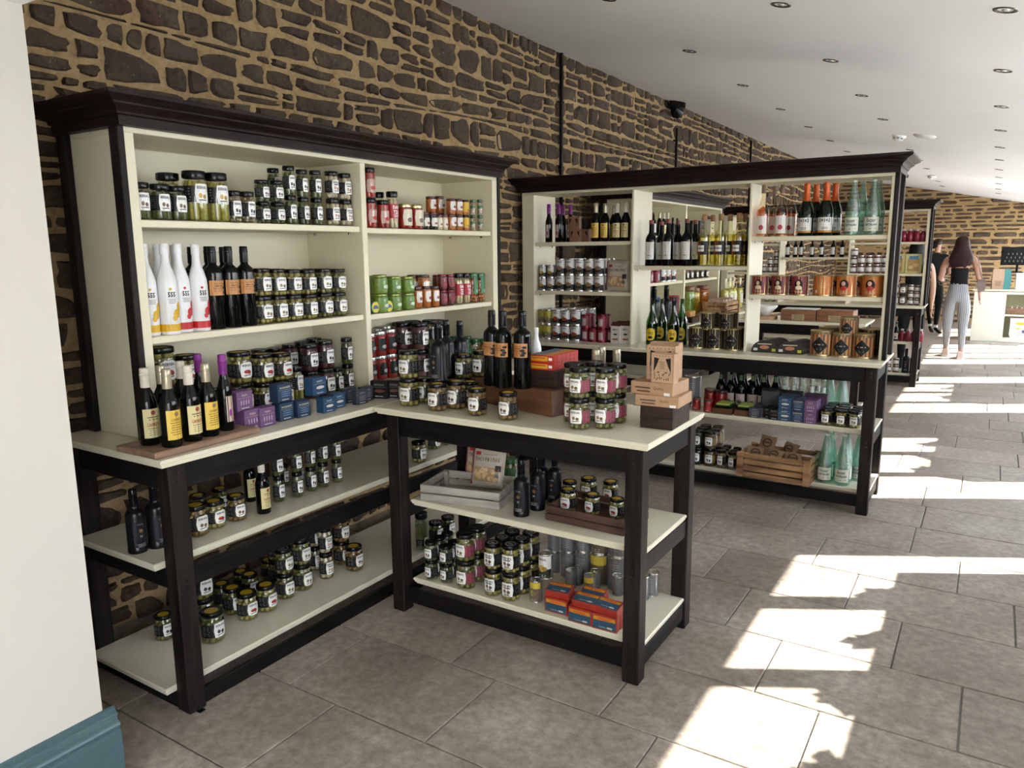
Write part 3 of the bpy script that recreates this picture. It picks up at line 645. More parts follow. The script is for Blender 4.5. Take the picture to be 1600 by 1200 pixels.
def oillab(r, h):
    t = LB(r); t.text(INK, 'aceite de oliva', -r*.1, h*.555, h*.028, .0, .8).text(INK, 'virgen extra', -r*.1, h*.525, h*.028, .02, .8).lines(INK, -r*.8, r*.4, h*.50, 3, h*.02, h*.004)
    for a, b in ((.62, .50), (.78, .47), (.62, .44), (.84, .54)): t.patch(INK, r*(a-.34), r*(a+.22), h*(b-.018), h*(b+.018), .0012, 2.)
    return [('label', LB(r).patch((.46, .20, .055), -r*1.15, r*1.15, h*.41, h*.59, .0006).mesh(), 0, [('lettering', t.mesh())])]
bottle('oil_orange', .30, .068, OIL, DG, oillab(.034, .30), P((.01, .01, .01), .3), .20, capr=.0155)
def pical(r, h):
    t = LB(r); t.text((.35, .33, .30), 'PICUAL', 0, h*.46, h*.035, 0, .8).patch((.20, .09, .04), -r*.22, r*.22, h*.33, h*.39, .0012, 2.).text((.4, .4, .4), 'H', 0, h*.27, h*.05, .02).lines((.3, .3, .3), -r*.5, r*.5, h*.15, 3, h*.02, h*.007)
    return [('label', LB(r).patch((.014, .016, .026), -r*.9, r*.9, h*.09, h*.52, .0006, 5).mesh(), 0, [('lettering', t.mesh())])]
bottle('oil_black', .265, .076, [(.97, 0), (1, .012), (1, .08), (.96, .09), (.96, .58), (.92, .625), (.78, .66), (.48, .69), (.40, .71), (.38, .985)], MATB, pical(.037, .265), P((.008, .009, .014), .25), .27, capr=.0165)
def wine(name, h, w, prof, mat, c, tx, ts, tc, cap, caph, liquid=None, z0=.14, z1=.46, blob=None, wa=.95, capr=None, neck=None):
    L = plain(w/2, h, c, z0, z1, wa, tx, ts, tc, blob, True)
    bottle(name, h, w, prof, mat, L, cap, caph, liquid, capr)
BOR = [(.93, 0), (1, .01), (1, .56), (.96, .60), (.78, .655), (.48, .705), (.40, .74), (.38, .985)]
wine('red_wine', .30, .074, BOR, DG, (.62, .60, .55), None, .1, INK, P((.22, .035, .02), .35), .09, z1=.52, capr=.0155)
wine('white_wine', .30, .074, BOR, glass('pale_glass', (.93, .93, .75), .1), (.02, .02, .022), None, .1, INK, P((.30, .15, .06), .5), .13, (.62, (.80, .74, .34), 1), z0=.22, z1=.48, wa=1.1, capr=.0155)
KIND['white_wine']['parts'] += [('paper_label', LB(.037).patch((.45, .10, .01), -.037*1.1, -.037*.15, .30*.22, .30*.48, .0008).patch(WHT, -.037*.75, .037*.45, .30*.28, .30*.40, .0012).mesh(), 0, [('lettering', LB(.037).text(INK, 'BORNOS', -.004, .30*.34, .015, .03, .8, .0018).mesh())])]
SLIM = [(.93, 0), (1, .01), (1, .46), (.95, .52), (.68, .62), (.40, .70), (.32, .78), (.31, .985)]
wine('rose_wine', .33, .078, SLIM, glass('peach_glass', (.95, .86, .72), .1), (.66, .62, .58), None, .1, INK, P((.16, .10, .06), .5), .16, (.60, (.72, .34, .07), 1), z0=.06, z1=.40, blob=(.40, .03, .05), capr=.015)
CAV = [(.93, 0), (1, .012), (1, .42), (.93, .50), (.70, .60), (.44, .70), (.34, .78), (.32, .985)]
wine('cava', .33, .094, CAV, P((.012, .022, .010), .06, spec=.8), (.66, .64, .60), '1+1=3', .42, INK, P((.52, .085, .01), .3, .3), .40, z0=.10, z1=.34, wa=1.1, capr=.018)
KIND['cava']['parts'][1] = ('foil', MB().lathe([(.047*.62, .33*.62), (.047*.55, .33*.66), (.047*.42, .33*.74), (.047*.38, .33*.83), (.047*.40, .33*.85), (.047*.36, .33*.88), (.047*.40, .33*.93), (.047*.38, .33*.985), (0, .33)], 16).mesh(P((.52, .085, .01), .3, .3), 40), 0, [])
KIND['cava']['parts'].append(('gold_band', LB(.047).patch((.45, .20, .03), -.05, .05, .33*.06, .33*.098, .0006).mesh(), 0, []))
VIC = [(.93, 0), (1, .012), (1, .10), (.97, .12), (1, .30), (.97, .42), (.80, .58), (.55, .74), (.38, .86), (.30, .93), (.30, .985)]
def viclab(r, h):
    t = LB(r).text((.03, .10, .12), 'VICHY', 0, h*.25, h*.062, .05, .85).text((.03, .10, .12), 'CATALAN', 0, h*.185, h*.054, .05, .85)
    rd = random.Random(4)
    for k in range(14): x = rd.uniform(-.8, .8)*r; z = h*rd.choice([rd.uniform(.09, .15), rd.uniform(.26, .29)]); t.patch(rd.choice([(.5, .3, .1), (.1, .15, .35), (.5, .45, .2)]), x-.003, x+.003, z-.003, z+.003, .0012, 2.)
    return [('label', LB(r).patch((.60, .60, .50), -r*1.1, r*1.1, h*.07, h*.32, .0006).mesh(), 0, [('lettering', t.mesh())])]
bottle('vichy', .325, .088, VIC, glass('sea_green_glass', (.52, .80, .70), .45, .10, 1., (.50, .68, .60, .15)), viclab(.044, .325), P((.50, .60, .50), .4), .04, None)
bottle('cider', .24, .062, [(.93, 0), (1, .012), (1, .46), (.94, .54), (.62, .66), (.42, .76), (.34, .88), (.32, .96), (.36, .97), (.36, 1)], glass('deep_green_glass', (.10, .36, .05), .12), [('label', LB(.031).patch((.62, .42, .01), -.027, .027, .026, .092, .0006, 2.6).mesh(), 0, [('lettering', LB(.031).patch(INK, -.012, .012, .036, .050, .0012, 3).lines(INK, -.016, .016, .070, 2, .007, .003).mesh())])], liquid=(.5, (.015, .06, .008)))
bottle('swing_top', .225, .062, [(.93, 0), (1, .012), (1, .46), (.94, .54), (.62, .66), (.42, .76), (.34, .88), (.34, .985)], DG, plain(.031, .225, (.52, .42, .38), .08, .40, 1.0, None, blob=(.1, .1, .08), full=True)+[('neck_label', LB(.0125).patch((.11, .19, .07), -.008, .008, .155, .195, .002).mesh(), 0, [])], P((.35, .36, .34), .3, .5), .05)
bottle('soda_clear', .21, .056, [(.93, 0), (1, .012), (1, .44), (.94, .52), (.62, .66), (.45, .78), (.38, .985)], glass('faint_glass', (.85, .92, .86), .12), [('neck_label', LB(.013).patch((.6, .6, .58), -.02, .02, .135, .165, .0006).mesh(), 0, [])], P((.5, .5, .48), .3, .5), .04, (.5, (.30, .34, .26)))
bottle('soda_yellow', .21, .056, [(.93, 0), (1, .012), (1, .44), (.94, .52), (.62, .66), (.45, .78), (.38, .985)], glass('faint_glass', (.85, .92, .86), .12), [('neck_label', LB(.013).patch((.6, .6, .58), -.02, .02, .135, .165, .0006).mesh(), 0, [])], P((.5, .5, .48), .3, .5), .04, (.52, (.45, .40, .06)))
bottle('small_red', .105, .046, [(.9, 0), (1, .02), (1, .62), (.8, .75), (.5, .84), (.45, .98)], P((.20, .012, .03), .12), [], P((.5, .4, .38), .4), .14)
bottle('limoncello', .24, .062, BOR, glass('pale_glass', (.93, .93, .75), .1), plain(.031, .24, (.62, .60, .45), .2, .5, 1, None, full=True), P((.6, .55, .35), .4), .12, (.68, (.52, .46, .10)))
def can(name, h, w, band, labels, rim=SIL, top=None, nm='tin'):
    r = w/2; b = MB().lathe([(0, .002), (r*.93, .002), (r*.99, 0), (r, .002), (r*.97, .005), (r*.97, h-.005), (r, h-.002), (r*.985, h), (r*.94, h-.001), (r*.92, h-.003), (0, h-.003)], 22).mesh(rim, 40)
    w_ = LB(r*.97); w_.patch(band, -r*.97*PI, r*.97*PI, .006, h-.006, .0004)
    pull = MB().lathe([(r*.30, h-.003), (r*.30, h-.0015), (r*.20, h-.0015), (r*.20, h-.003)], 10, T=Matrix.Translation((0, -r*.3, 0))).mesh(rim)
    KIND[name] = dict(cat='tin', name=nm, h=h, w=w, parts=[('can_body', b, 0, [('pull_ring', pull)]), ('wrapper', w_.mesh(), 0, [])]+labels)
def canpic(r, h, low, pic, top=(.62, .62, .60), tx='BERNAL', zt=.42):
    f = LB(r*.97); f.patch(low, -r*1.25, r*1.25, .007, h*zt, .0007); f.patch(top, -r*1.25, r*1.25, h*zt, h-.007, .0007)
    t = LB(r*.97); t.text(INK, tx, 0, h*.80, h*.11, .03, .8); t.patch(pic, -r*.55, r*.35, h*.30, h*.58, .0012, 2.).patch(tuple(x*.55 for x in pic), -r*.1, r*.65, h*.34, h*.52, .0013, 2.).lines((.5, .5, .5), -r*.5, r*.5, h*.18, 2, h*.06, h*.02)
    return [('front_label', f.mesh(), 0, [('lettering', t.mesh())])]
can('can_olive', .115, .066, (.10, .10, .10), canpic(.033, .115, (.03, .04, .015), (.45, .28, .06))); can('can_yellow', .115, .066, (.20, .18, .17), canpic(.033, .115, (.12, .09, .06), (.30, .26, .08), (.55, .42, .05), tx=' ', zt=.66))
can('can_brown', .085, .056, (.16, .16, .16), canpic(.028, .085, (.02, .018, .015), (.30, .16, .08))); can('can_gold', .075, .048, (.16, .16, .15), canpic(.024, .075, (.03, .035, .02), (.50, .30, .05)))
can('can_red', .075, .054, (.16, .16, .16), canpic(.027, .075, (.02, .015, .012), (.42, .06, .02)), rim=SIL); can('can_lime', .075, .046, (.15, .13, .13), canpic(.023, .075, (.12, .09, .07), (.30, .28, .08), (.42, .38, .05), tx=' '))
can('can_plain', .115, .066, (.15, .15, .16), [('front_label', LB(.032).lines((.35, .35, .35), -.02, .02, .09, 9, .008).mesh(), 0, [])])
KIND['can_plain']['name'] = 'tin'
def tinp(name, h, w, c, det):
    r = w/2; can(name, h, w, c, det, GOLD)
def lady(r, h, c1, c2):
    t = LB(r*.97); t.patch((.02, .01, .01), -r*.45, r*.45, h*.30, h*.80, .0008, 2.).patch(c1, -r*.25, r*.15, h*.50, h*.72, .0012, 2.).patch(c2, -r*.35, r*.35, h*.28, h*.50, .0012, 2.).lines(c1, -r*.5, r*.5, h*.22, 2, h*.05, h*.025, .0014)
    t.lines((.5, .3, .1), -r*.3, r*.3, h*.9, 1, h*.04)
    return [('printed_picture', t.mesh(), 0, [])]
tinp('tin_red', .105, .092, (.17, .008, .018), lady(.046, .105, (.60, .42, .25), (.62, .50, .35))); tinp('tin_orange', .105, .098, (.50, .13, .015), lady(.049, .105, (.60, .35, .30), (.40, .03, .02)))
tinp('tin_orange_back', .105, .098, (.50, .13, .015), [('printed_text', LB(.0475).lines((.62, .45, .2), -.025, .025, .085, 7, .007).patch((.6, .5, .4), -.03, -.02, .015, .03, .001).mesh(), 0, [])])
def diam(r, h, dark):
    q = LB(r*.97)
    if not dark:
        cs = [(.55, .22, .06), (.20, .07, .03), (.62, .38, .14), (.40, .12, .04), (.10, .05, .03)]
        for k in range(15): q.patch(cs[k % 5], r*(-1.5+k*.2), r*(-1.5+k*.2+.16), .008, h*.86, .0006)
    t = LB(r*.97)
    def dia(c, s, off): t.patch(c, -s*h*.95, s*h*.95, h*.42-s*h, h*.42+s*h, off, 1.)
    dia((.30, .22, .15), .37, .0010); dia((.016, .014, .014), .35, .0018); t.lines((.35, .33, .30), -r*.4, r*.4, h*.48, 1, h*.1, h*.035, .0024); t.lines((.2, .19, .18), -r*.25, r*.25, h*.32, 2, h*.05, h*.02, .0024)
    return ([('printed_stripes', q.mesh(), 0, [])] if q.mats else [])+[('diamond_label', t.mesh(), 0, [])]
tinp('tin_stripe', .112, .094, (.16, .11, .07), diam(.047, .112, False)); tinp('tin_dark', .112, .094, (.045, .032, .028), diam(.047, .112, True))
can('tin_wine', .062, .044, (.20, .01, .03), [('front_label', LB(.0215).patch((.45, .38, .38), -.010, .010, .012, .045, .0008).mesh(), 0, [])], P((.16, .008, .025), .25, .6), nm='tin')
def carton(name, w, d, h, c, det, cat='box', nm='box', b=.0012, matside=None):
    m = MB().bbox(-w/2, w/2, -d/2, d/2, 0, h, b).mesh(c if isinstance(c, bpy.types.Material) else P(c, .5, var=.05))
    KIND[name] = dict(cat=cat, name=nm, h=h, w=w, d=d, parts=[('carton', m, 0, [])]+[('front_print', det.mesh(), 0, [])])
def sea(w, d, h, tx, pic, tc=(.62, .60, .50), n=1):
    t = LB(None, -d/2); t.text(tc, tx, 0, h*.78, h*.145, .02, .85).patch(tc, -w*.42, w*.42, h*.645, h*.655, .0006)
    if n == 1: t.patch(pic, -w*.28, w*.34, h*.34, h*.52, .0006, 2.)
    elif n == 2:
        for a in (-.24, -.08, .08, .24): t.patch(pic, w*(a-.03), w*(a+.03), h*.28, h*.56, .0006, 2.)
    else:
        for a in (.28, .40, .52): t.patch(pic, -w*.32, w*.38, h*a, h*(a+.06), .0006, 2.)
    return t.text((.7, .7, .7), 'RealConservera', 0, h*.13, h*.10, .03, .75)
carton('box_purple', .075, .055, .075, (.13, .06, .15), sea(.075, .055, .075, 'PULPO', (.50, .35, .45), (.55, .42, .30), 2)); carton('box_navy', .075, .050, .075, (.008, .028, .07), sea(.075, .050, .075, 'BOGAVANTE', (.12, .20, .34), (.60, .58, .36), 3))
carton('box_blue', .078, .050, .075, (.012, .055, .125), sea(.078, .050, .075, 'BONITO', (.62, .58, .48))); carton('box_grey', .072, .030, .068, (.03, .036, .055), sea(.072, .030, .068, 'SARDINA', (.22, .20, .20), (.30, .30, .28), 3))
carton('box_black', .078, .030, .075, (.012, .012, .013), sea(.078, .030, .075, 'CENTOLLO', (.13, .03, .02), (.26, .24, .20)))
carton('box_milk', .055, .055, .095, (.55, .52, .48), LB(None, -.0275).text(INK, 'IBERICO', 0, .075, .010, .03, .8).patch(INK, -.012, .012, .045, .054, .0006, 2.).patch((.30, .06, .02), -.016, .016, .018, .028, .0006))
d_ = LB(None, -.0275)
KIND['box_milk']['parts'].append(('gable_top', MB().add([(-.0275, -.0275, .095), (.0275, -.0275, .095), (.0275, .0275, .095), (-.0275, .0275, .095), (-.0275, 0, .115), (.0275, 0, .115)], [(0, 1, 5, 4), (2, 3, 4, 5), (1, 2, 5), (3, 0, 4)]).mesh(P((.10, .02, .02), .5)), 0, []))
carton('box_sheet', .062, .02, .075, (.02, .022, .025), LB(None, -.01).patch((.06, .06, .065), -.027, .027, .006, .068, .0006)); carton('box_plum', .062, .02, .075, (.06, .02, .055), LB(None, -.01).patch((.10, .04, .09), -.027, .027, .006, .068, .0006))
sd = LB(None, -.0175)
sd.patch((.02, .07, .12), -.048, .048, .005, .055, .0006).patch((.55, .22, .01), -.046, .046, .040, .055, .0010).text((.5, .03, .02), 'SARDINILLAS', 0, .047, .011, .03, .8, .0016).patch((.5, .5, .45), .01, .035, .010, .018, .0012, 2.).text((.6, .6, .6), 'Conservas', -.008, .014, .008, 0, .9, .0016)
carton('sardine_box', .105, .035, .062, (.34, .03, .015), sd)
carton('sardine_end', .020, .105, .030, (.42, .02, .012), LB(None, -.0525).patch((.60, .30, .01), -.008, .008, .004, .026, .0006))

# ------------------------------------------------------------------ placing goods
USED = {}
def place(k, loc, rz, s, label, group, sz=None):
    K = KIND[k]; o = empty(K['name'], loc, rz, label, K['cat'], group); o.scale = (s, s, s) if not sz else (s*sz, s*sz, s)
    for pn, me, st, subs in K['parts']:
        p = part(o, pn, me, 'stuff' if st and pn == 'contents' and len(me.vertices) > 200 else None)
        for sn, sm in subs: part(p, sn, sm)
    return o
ORDN = ORD
SEEN = {}
def row(where, items, rz=0., Z=None, ax=None, val=None, group=None, back=0, dvec=(0, 1)):
    """items: (kind, description, u, v_foot, v_top[, layers]) measured on the photograph, left to right.
    The foot of the near side stands at height Z; ax/val fixes the standing plane instead where the shelf is seen edge on."""
    cnt = {}
    tot = {}
    for it in items: tot[it[1]] = tot.get(it[1], 0)+1
    for it in items:
        k, desc, u, vb, vt = it[:5]; n = it[5] if len(it) > 5 else 1; K = KIND[k]; w = K['w']; z = Z
        deep = it[6] if len(it) > 6 else 0
        if ax is None:
            p0 = at(u, vb, 2, Z); away = Vector((p0.x-CAM.x, p0.y-CAM.y, 0)).normalized(); s = 1
            for _ in range(4):
                dd = K.get('d', w)/2*s; p = p0+away*dd; h = solve_h(p+away*dd*(.8 if n == 1 else -1.), Z, vt); s = h/K['h']
        else:
            p = at(u, (vb+vt)/2, ax, val); h = solve_h(p, Z, vt); s = h/K['h']
        mx = {1.632: .32, 1.28: .335, 1.646: .316, 1.286: .33}.get(Z)
        if mx and s*K['h'] > mx: s = mx/K['h']
        cnt[desc] = cnt.get(desc, 0)+1; i = cnt[desc]
        o_ = (ORD[i-1]+' from left' if i*2 <= tot[desc]+1 or tot[desc] < 2 else (ORD[tot[desc]-i]+' from right')) if tot[desc] > 1 else ''
        for L in range(n):
            lay = '' if n == 1 else (' upper' if L == n-1 else (' lower' if L == 0 else ' middle'))
            for q in range(deep+1):
                bk = '' if not deep else (' front' if q == 0 else (' back' if q == deep else ' inner %s' % ORD[q]))
                lab = ' '.join(('%s,%s%s%s %s, %s' % (desc, lay, bk, ',' if (lay or bk) and o_ else '', o_, where)).replace(' ,', ',').replace(', ,', ',').split()).replace(',,', ',')
                j = random.uniform(-.0015, .0015); w_ = K.get('d', K['w'])*s+.003
                loc = (p.x+j+dvec[0]*q*w_, p.y-j+dvec[1]*q*w_, Z+L*K['h']*s)
                ob = place(k, loc, rz+random.uniform(-.12, .12) if K['cat'] != 'box' else rz+random.uniform(-.03, .03), s, lab, group or (K['cat']+'s '+where))
                STK.append([ob, loc[0], loc[1], loc[2], loc[2]+K['h']*s, max(K['w'], K.get('d', 0))/2*s if K['cat'] != 'box' else (K['w']+K['d'])/4*s, id(it)*10+q, Z, None])
STK = []
ZT = .92
SURF = [(ZT, .023, .79, 4.402, 4.715), (ZT, .812, 1.58, 4.402, 4.715), (ZT, 1.60, 2.369, 4.402, 4.715), (ZT, .72, 1.95, 1.895, 2.47), (ZT, .085, .69, .93, 2.148), (ZT, .085, .69, 2.192, 3.22), (1.69, .08, .42, 1.084, 2.148), (1.685, .08, .42, 2.192, 3.226), (1.285, .08, .42, 1.084, 2.148), (1.281, .08, .42, 2.192, 3.226), (ZU, .14, .60, .91, 3.38), (ZUB, .14, .60, .91, 3.38), (ZM, .832, 1.922, 1.972, 2.388), (ZB, .832, 1.922, 1.972, 2.388),
        (1.632, .023, .79, 4.412, 4.708), (1.28, .023, .79, 4.412, 4.708), (1.464, .812, 1.58, 4.412, 4.708), (1.646, 1.60, 2.369, 4.412, 4.708), (1.286, 1.60, 2.369, 4.412, 4.708), (.5061, -.03, 2.38, 4.335, 4.72), (.1411, -.03, 2.38, 4.335, 4.72),
        (1.69, .08, .42, 5.484, 6.477), (1.285, .08, .42, 5.484, 6.477), (1.685, .08, .42, 6.516, 7.54), (1.281, .08, .42, 6.516, 7.54), (1.464, .668, 1.438, 9.265, 9.56), (1.632, 1.458, 2.228, 9.265, 9.56), (1.276, 1.458, 2.228, 9.265, 9.56)]
def relax():
    by = {}
    for t in STK: by.setdefault(t[6], []).append(t)
    S = []
    for k, ts in by.items():
        t = ts[0]; sf = None; best = .12
        for (z, x0, x1, y0, y1) in SURF:
            if abs(z-t[7]) < .0008:
                d = max(x0-t[1], t[1]-x1, y0-t[2], t[2]-y1, 0)
                if d < best: best = d; sf = (x0, x1, y0, y1)
        S.append([t[1], t[2], min(a[3] for a in ts), max(a[4] for a in ts), max(a[5] for a in ts), sf, ts])
    for it in range(60):
        for i in range(len(S)):
            a = S[i]
            for j in range(i+1, len(S)):
                b = S[j]
                dx = b[0]-a[0]
                if abs(dx) > .12: continue
                dy = b[1]-a[1]
                if abs(dy) > .12 or a[2] > b[3] or b[2] > a[3]: continue
                d = math.hypot(dx, dy); m = a[4]+b[4]+.0012
                if d < m:
                    if d < 1e-5: dx, dy, d = 1e-3, 1e-3, 1.4e-3
                    e = (m-d)/2*.8/d; a[0] -= dx*e; a[1] -= dy*e; b[0] += dx*e; b[1] += dy*e
            if a[5]:
                x0, x1, y0, y1 = a[5]; r = a[4]+.001
                a[0] = min(max(a[0], x0+r), x1-r); a[1] = min(max(a[1], y0+r), y1-r)
    for s in S:
        for t in s[6]: t[0].location.x = s[0]; t[0].location.y = s[1]; t[0].location.z += .0006
def solve_h(p, Z, vt):
    """height whose top, standing at p, meets the photograph row vt"""
    lo, hi = .02, .6
    for _ in range(30):
        m = (lo+hi)/2; q = Vector((p.x, p.y, Z+m))-CAM; v = 600-CF*q.dot(U2)/q.dot(FW)
        if v > vt: lo = m
        else: hi = m
    return (lo+hi)/2
# ------------------------------------------------------------------ nearest wall dresser, upper shelves
D1 = 'nearest dresser'; R9 = PI/2; BK = (-1, 0)
row('top left shelf of '+D1, [('gherkin', 'gherkin jar', 217, 339, 285), ('gherkin', 'gherkin jar', 245, 341, 288), ('gherkin', 'gherkin jar', 274, 342, 291), ('pepper', 'tall pickled pepper jar', 300, 343, 267), ('pepper', 'tall pickled pepper jar', 328, 344, 270),
    ('garlic_dark', 'dark mushroom jar', 359, 345.5, 298), ('garlic_dark', 'dark mushroom jar', 386, 346, 300), ('small', 'small caper jar', 411, 347, 316, 2), ('small', 'small caper jar', 434, 348, 317, 2),
    ('tall', 'slim pickle jar', 454, 349, 306, 2), ('tall', 'slim pickle jar', 474, 350, 309, 2), ('tall', 'slim pickle jar', 495, 351, 310, 2), ('garlic', 'garlic clove jar', 520, 352, 311, 2), ('garlic', 'garlic clove jar', 541, 352, 313, 2)], R9, 1.69, 0, .37)
row('top left shelf of '+D1+', second row', [('pepper', 'tall pickled pepper jar', 264, 343, 271), ('tall', 'slim pickle jar', 430, 349, 308, 2)], R9, 1.69, 0, .285)
row('middle left shelf of '+D1, [('white_yellow', 'white oil bottle, yellow print', 223, 523, 381), ('white_yellow', 'white oil bottle, yellow print', 250, 522, 381), ('white_red', 'white oil bottle, red print', 276, 520, 381), ('white_red', 'white oil bottle, red print', 302, 517, 382),
    ('oil_orange', 'dark oil bottle', 331, 514, 385), ('oil_orange', 'dark oil bottle', 360, 511, 385), ('oil_orange', 'dark oil bottle', 384, 509, 385),
    ('olive', 'green olive jar', 410, 505.5, 463, 2, 1), ('olive', 'green olive jar', 434.5, 502.5, 462, 2, 1), ('olive', 'green olive jar', 459, 501, 461, 2, 1), ('olive', 'green olive jar', 482.5, 499, 460, 2, 1), ('olive_oval', 'green olive jar', 507, 495.5, 458, 2, 1), ('olive_oval', 'green olive jar', 529, 494, 457, 2, 1)], R9, 1.285, 0, .365, dvec=BK)
row('middle left shelf of '+D1+', behind', [('white_plain', 'plain white bottle', 230, 520, 382), ('white_plain', 'plain white bottle', 254, 520, 382), ('white_plain', 'plain white bottle', 279, 518, 383), ('oil_orange', 'dark oil bottle', 309, 514, 386), ('oil_orange', 'dark oil bottle', 322, 512, 385), ('oil_orange', 'dark oil bottle', 345, 510, 386)], R9, 1.285, 0, .27)
row('top right shelf of '+D1, [('red_pepper', 'red pepper jar', 578, 354, 310, 2), ('red_pepper', 'red pepper jar', 598, 355, 313), ('asparagus', 'white asparagus jar', 613, 355.6, 299.6), ('jam', 'gold lidded jam jar', 632, 356.6, 319), ('jam', 'gold lidded jam jar', 650, 357, 320.5),
    ('brown_sauce', 'dark sauce jar', 663, 358, 331.6), ('brown_sauce', 'dark sauce jar', 675.5, 358.5, 332), ('cream_sauce', 'cream sauce jar', 685.5, 359, 336), ('cream_sauce', 'cream sauce jar', 694, 359.4, 336), ('orange_sauce', 'orange sauce jar', 705, 360, 335.6, 2), ('orange_sauce', 'orange sauce jar', 716, 360, 336, 2),
    ('yellow', 'yellow label jar', 727, 360, 337, 2), ('bean', 'white bean jar', 738.5, 361, 337, 2), ('bean', 'white bean jar', 750, 361, 337, 2)], R9, 1.685, 0, .375)
row('top right shelf of '+D1+', second row', [('asparagus', 'white asparagus jar', 592, 355.6, 300.5), ('orange_sauce', 'orange sauce jar', 674, 358, 334, 2), ('orange_sauce', 'orange sauce jar', 687, 359, 334, 2)], R9, 1.685, 0, .30)
row('middle right shelf of '+D1, [('green', 'green spread jar', 594, 485, 459, 2), ('green', 'green spread jar', 616, 484, 459, 2), ('green', 'green spread jar', 637, 483, 458, 2), ('orange_mid', 'orange sauce jar', 652, 482.5, 448), ('orange_mid', 'orange sauce jar', 665.5, 481.5, 447), ('orange_mid', 'orange sauce jar', 679, 480, 447),
    ('red_jam', 'red jam jar', 691, 478, 453.5, 2), ('red_jam', 'red jam jar', 703, 477, 453, 2), ('asparagus_small', 'asparagus jar', 716, 475.5, 427), ('asparagus_small', 'asparagus jar', 728, 475, 427), ('redbean', 'orange bean jar', 738.5, 473.5, 427), ('redbean', 'orange bean jar', 750, 473, 427)], R9, 1.281, 0, .375)
row('middle right shelf of '+D1+', second row', [('orange_mid', 'orange sauce jar', 641, 480, 447, 1), ('green', 'green spread jar', 583, 484, 459, 2), ('red_jam', 'red jam jar', 684, 476, 453, 2)], R9, 1.281, 0, .30)
for i, (u, w_) in enumerate(((645, 'behind'), (662, 'front'))):
    p = at(u, 430, 0, .36-.06*(w_ == 'behind')); place('orange_big', (p.x, p.y, 1.281+.072), R9, .92, 'large orange sauce jar stacked %s on the middle right shelf' % w_, 'large sauce jars')
    if w_ == 'behind': place('orange_sauce', (p.x, p.y, 1.281), R9, 1, 'orange sauce jar hidden under the large jars, middle right shelf', 'large sauce jars')
for i, (u, x_) in enumerate(((584, .385), (605, .40))):
    p = at(u, 477, 0, x_); o = empty('tin', (p.x, p.y, 1.281+.024*0), R9, 'round yellow and green fish tin standing on edge, %s of two' % ('left' if i == 0 else 'right'), 'tin', 'round fish tins')
    T_ = Matrix.Translation((0, 0, .030)) @ Matrix.Rotation(PI/2, 4, 'X')
    MB().lathe([(0, -.012), (.028, -.012), (.030, -.010), (.030, .010), (.028, .012), (0, .0105)], 22, T=T_).obj('can_body', P((.03, .16, .06), .35), o, smooth=40)
    MB().lathe([(.026, .0125), (.0255, .0128), (0, .0128)], 20, T=T_).obj('printed_lid', P((.60, .50, .03), .4), o); MB().box(-.018, .018, -.0135, -.0125, .022, .034).box(-.012, .01, -.0135, -.0125, .034, .040).obj('picture', P((.05, .10, .22), .4), o)
    if i == 0: pass

# ------------------------------------------------------------------ nearest wall dresser, worktop
ZT = .92
bd = empty('wooden_board', (.556, 1.12, ZT+.0006), R9+.03, 'thick brown wooden serving board under the vinegar bottles', 'board')
MB().bbox(-.225, .20, -.115, .10, 0, .022, .004).obj('plank', wood('walnut_board', (.16, .09, .055), (.30, .19, .125), .5, axis=0, grain=24), bd)
ZBd = ZT+.0226
row('on the wooden board', [('vinegar_white', 'white capped vinegar bottle', 236, 697, 574), ('vinegar_gold', 'gold capped vinegar bottle', 270, 700, 575), ('vinegar_white', 'white capped vinegar bottle', 302, 691, 570), ('vinegar_gold', 'gold capped vinegar bottle', 329, 683, 566.5), ('purple_cap', 'purple capped vinegar bottle', 355, 674, 553)], R9, ZBd)
row('on the board behind', [('vinegar_gold', 'gold capped vinegar bottle', 260, 686, 570), ('vinegar_white', 'white capped vinegar bottle', 290, 673, 563), ('purple_cap', 'purple capped vinegar bottle', 317, 664, 552)], R9, ZBd)
row('on the worktop, left bay of '+D1, [('yellow', 'yellow jar', 345, 662, 605), ('yellow', 'yellow jar', 365, 658, 603), ('olive_red', 'red pictured olive jar', 384, 650, 601, 2), ('olive_red', 'red pictured olive jar', 414, 645, 600, 2), ('olive_red', 'red pictured olive jar', 440, 640, 597, 2)], R9, ZT)
row('worktop, left end by the side panel', [('olive_red', 'tall stack olive jar', 256, 640, 604, 2), ('olive_red', 'tall stack olive jar', 294, 640, 606, 2)], R9, ZT, 0, .25)
row('worktop corner behind the boxes', [('longolive', 'long pickle jar', 465, 630, 571), ('beet', 'dark beetroot jar', 487, 624, 582, 2), ('beet', 'dark beetroot jar', 511, 620, 577, 2), ('tall', 'slim pickle jar', 529, 615, 574, 1), ('tall', 'slim pickle jar', 548, 611, 570, 2), ('tall', 'slim pickle jar', 564, 608, 568, 2)], R9, ZT)
row('worktop, back row of left bay', [('olive', 'black lidded olive jar', 398, 622, 584, 2), ('olive', 'black lidded olive jar', 423, 619, 582, 2), ('beet', 'black lidded beetroot jar', 449, 612, 575, 2), ('beet', 'black lidded beetroot jar', 472, 608, 571, 2), ('beet', 'black lidded beetroot jar', 492, 605, 567, 2), ('greenbean', 'green bean jar', 531, 600, 527), ('tall', 'back pickle jar', 512, 603, 563, 2), ('tall', 'back pickle jar', 551, 596, 557, 2)], R9, ZT)
g1 = 'fish boxes on the worktop'
row('beside the board', [('box_purple', 'small purple octopus box', 389, 672, 637), ('box_purple', 'small purple octopus box', 412, 667, 634)], R9, ZT, group=g1)
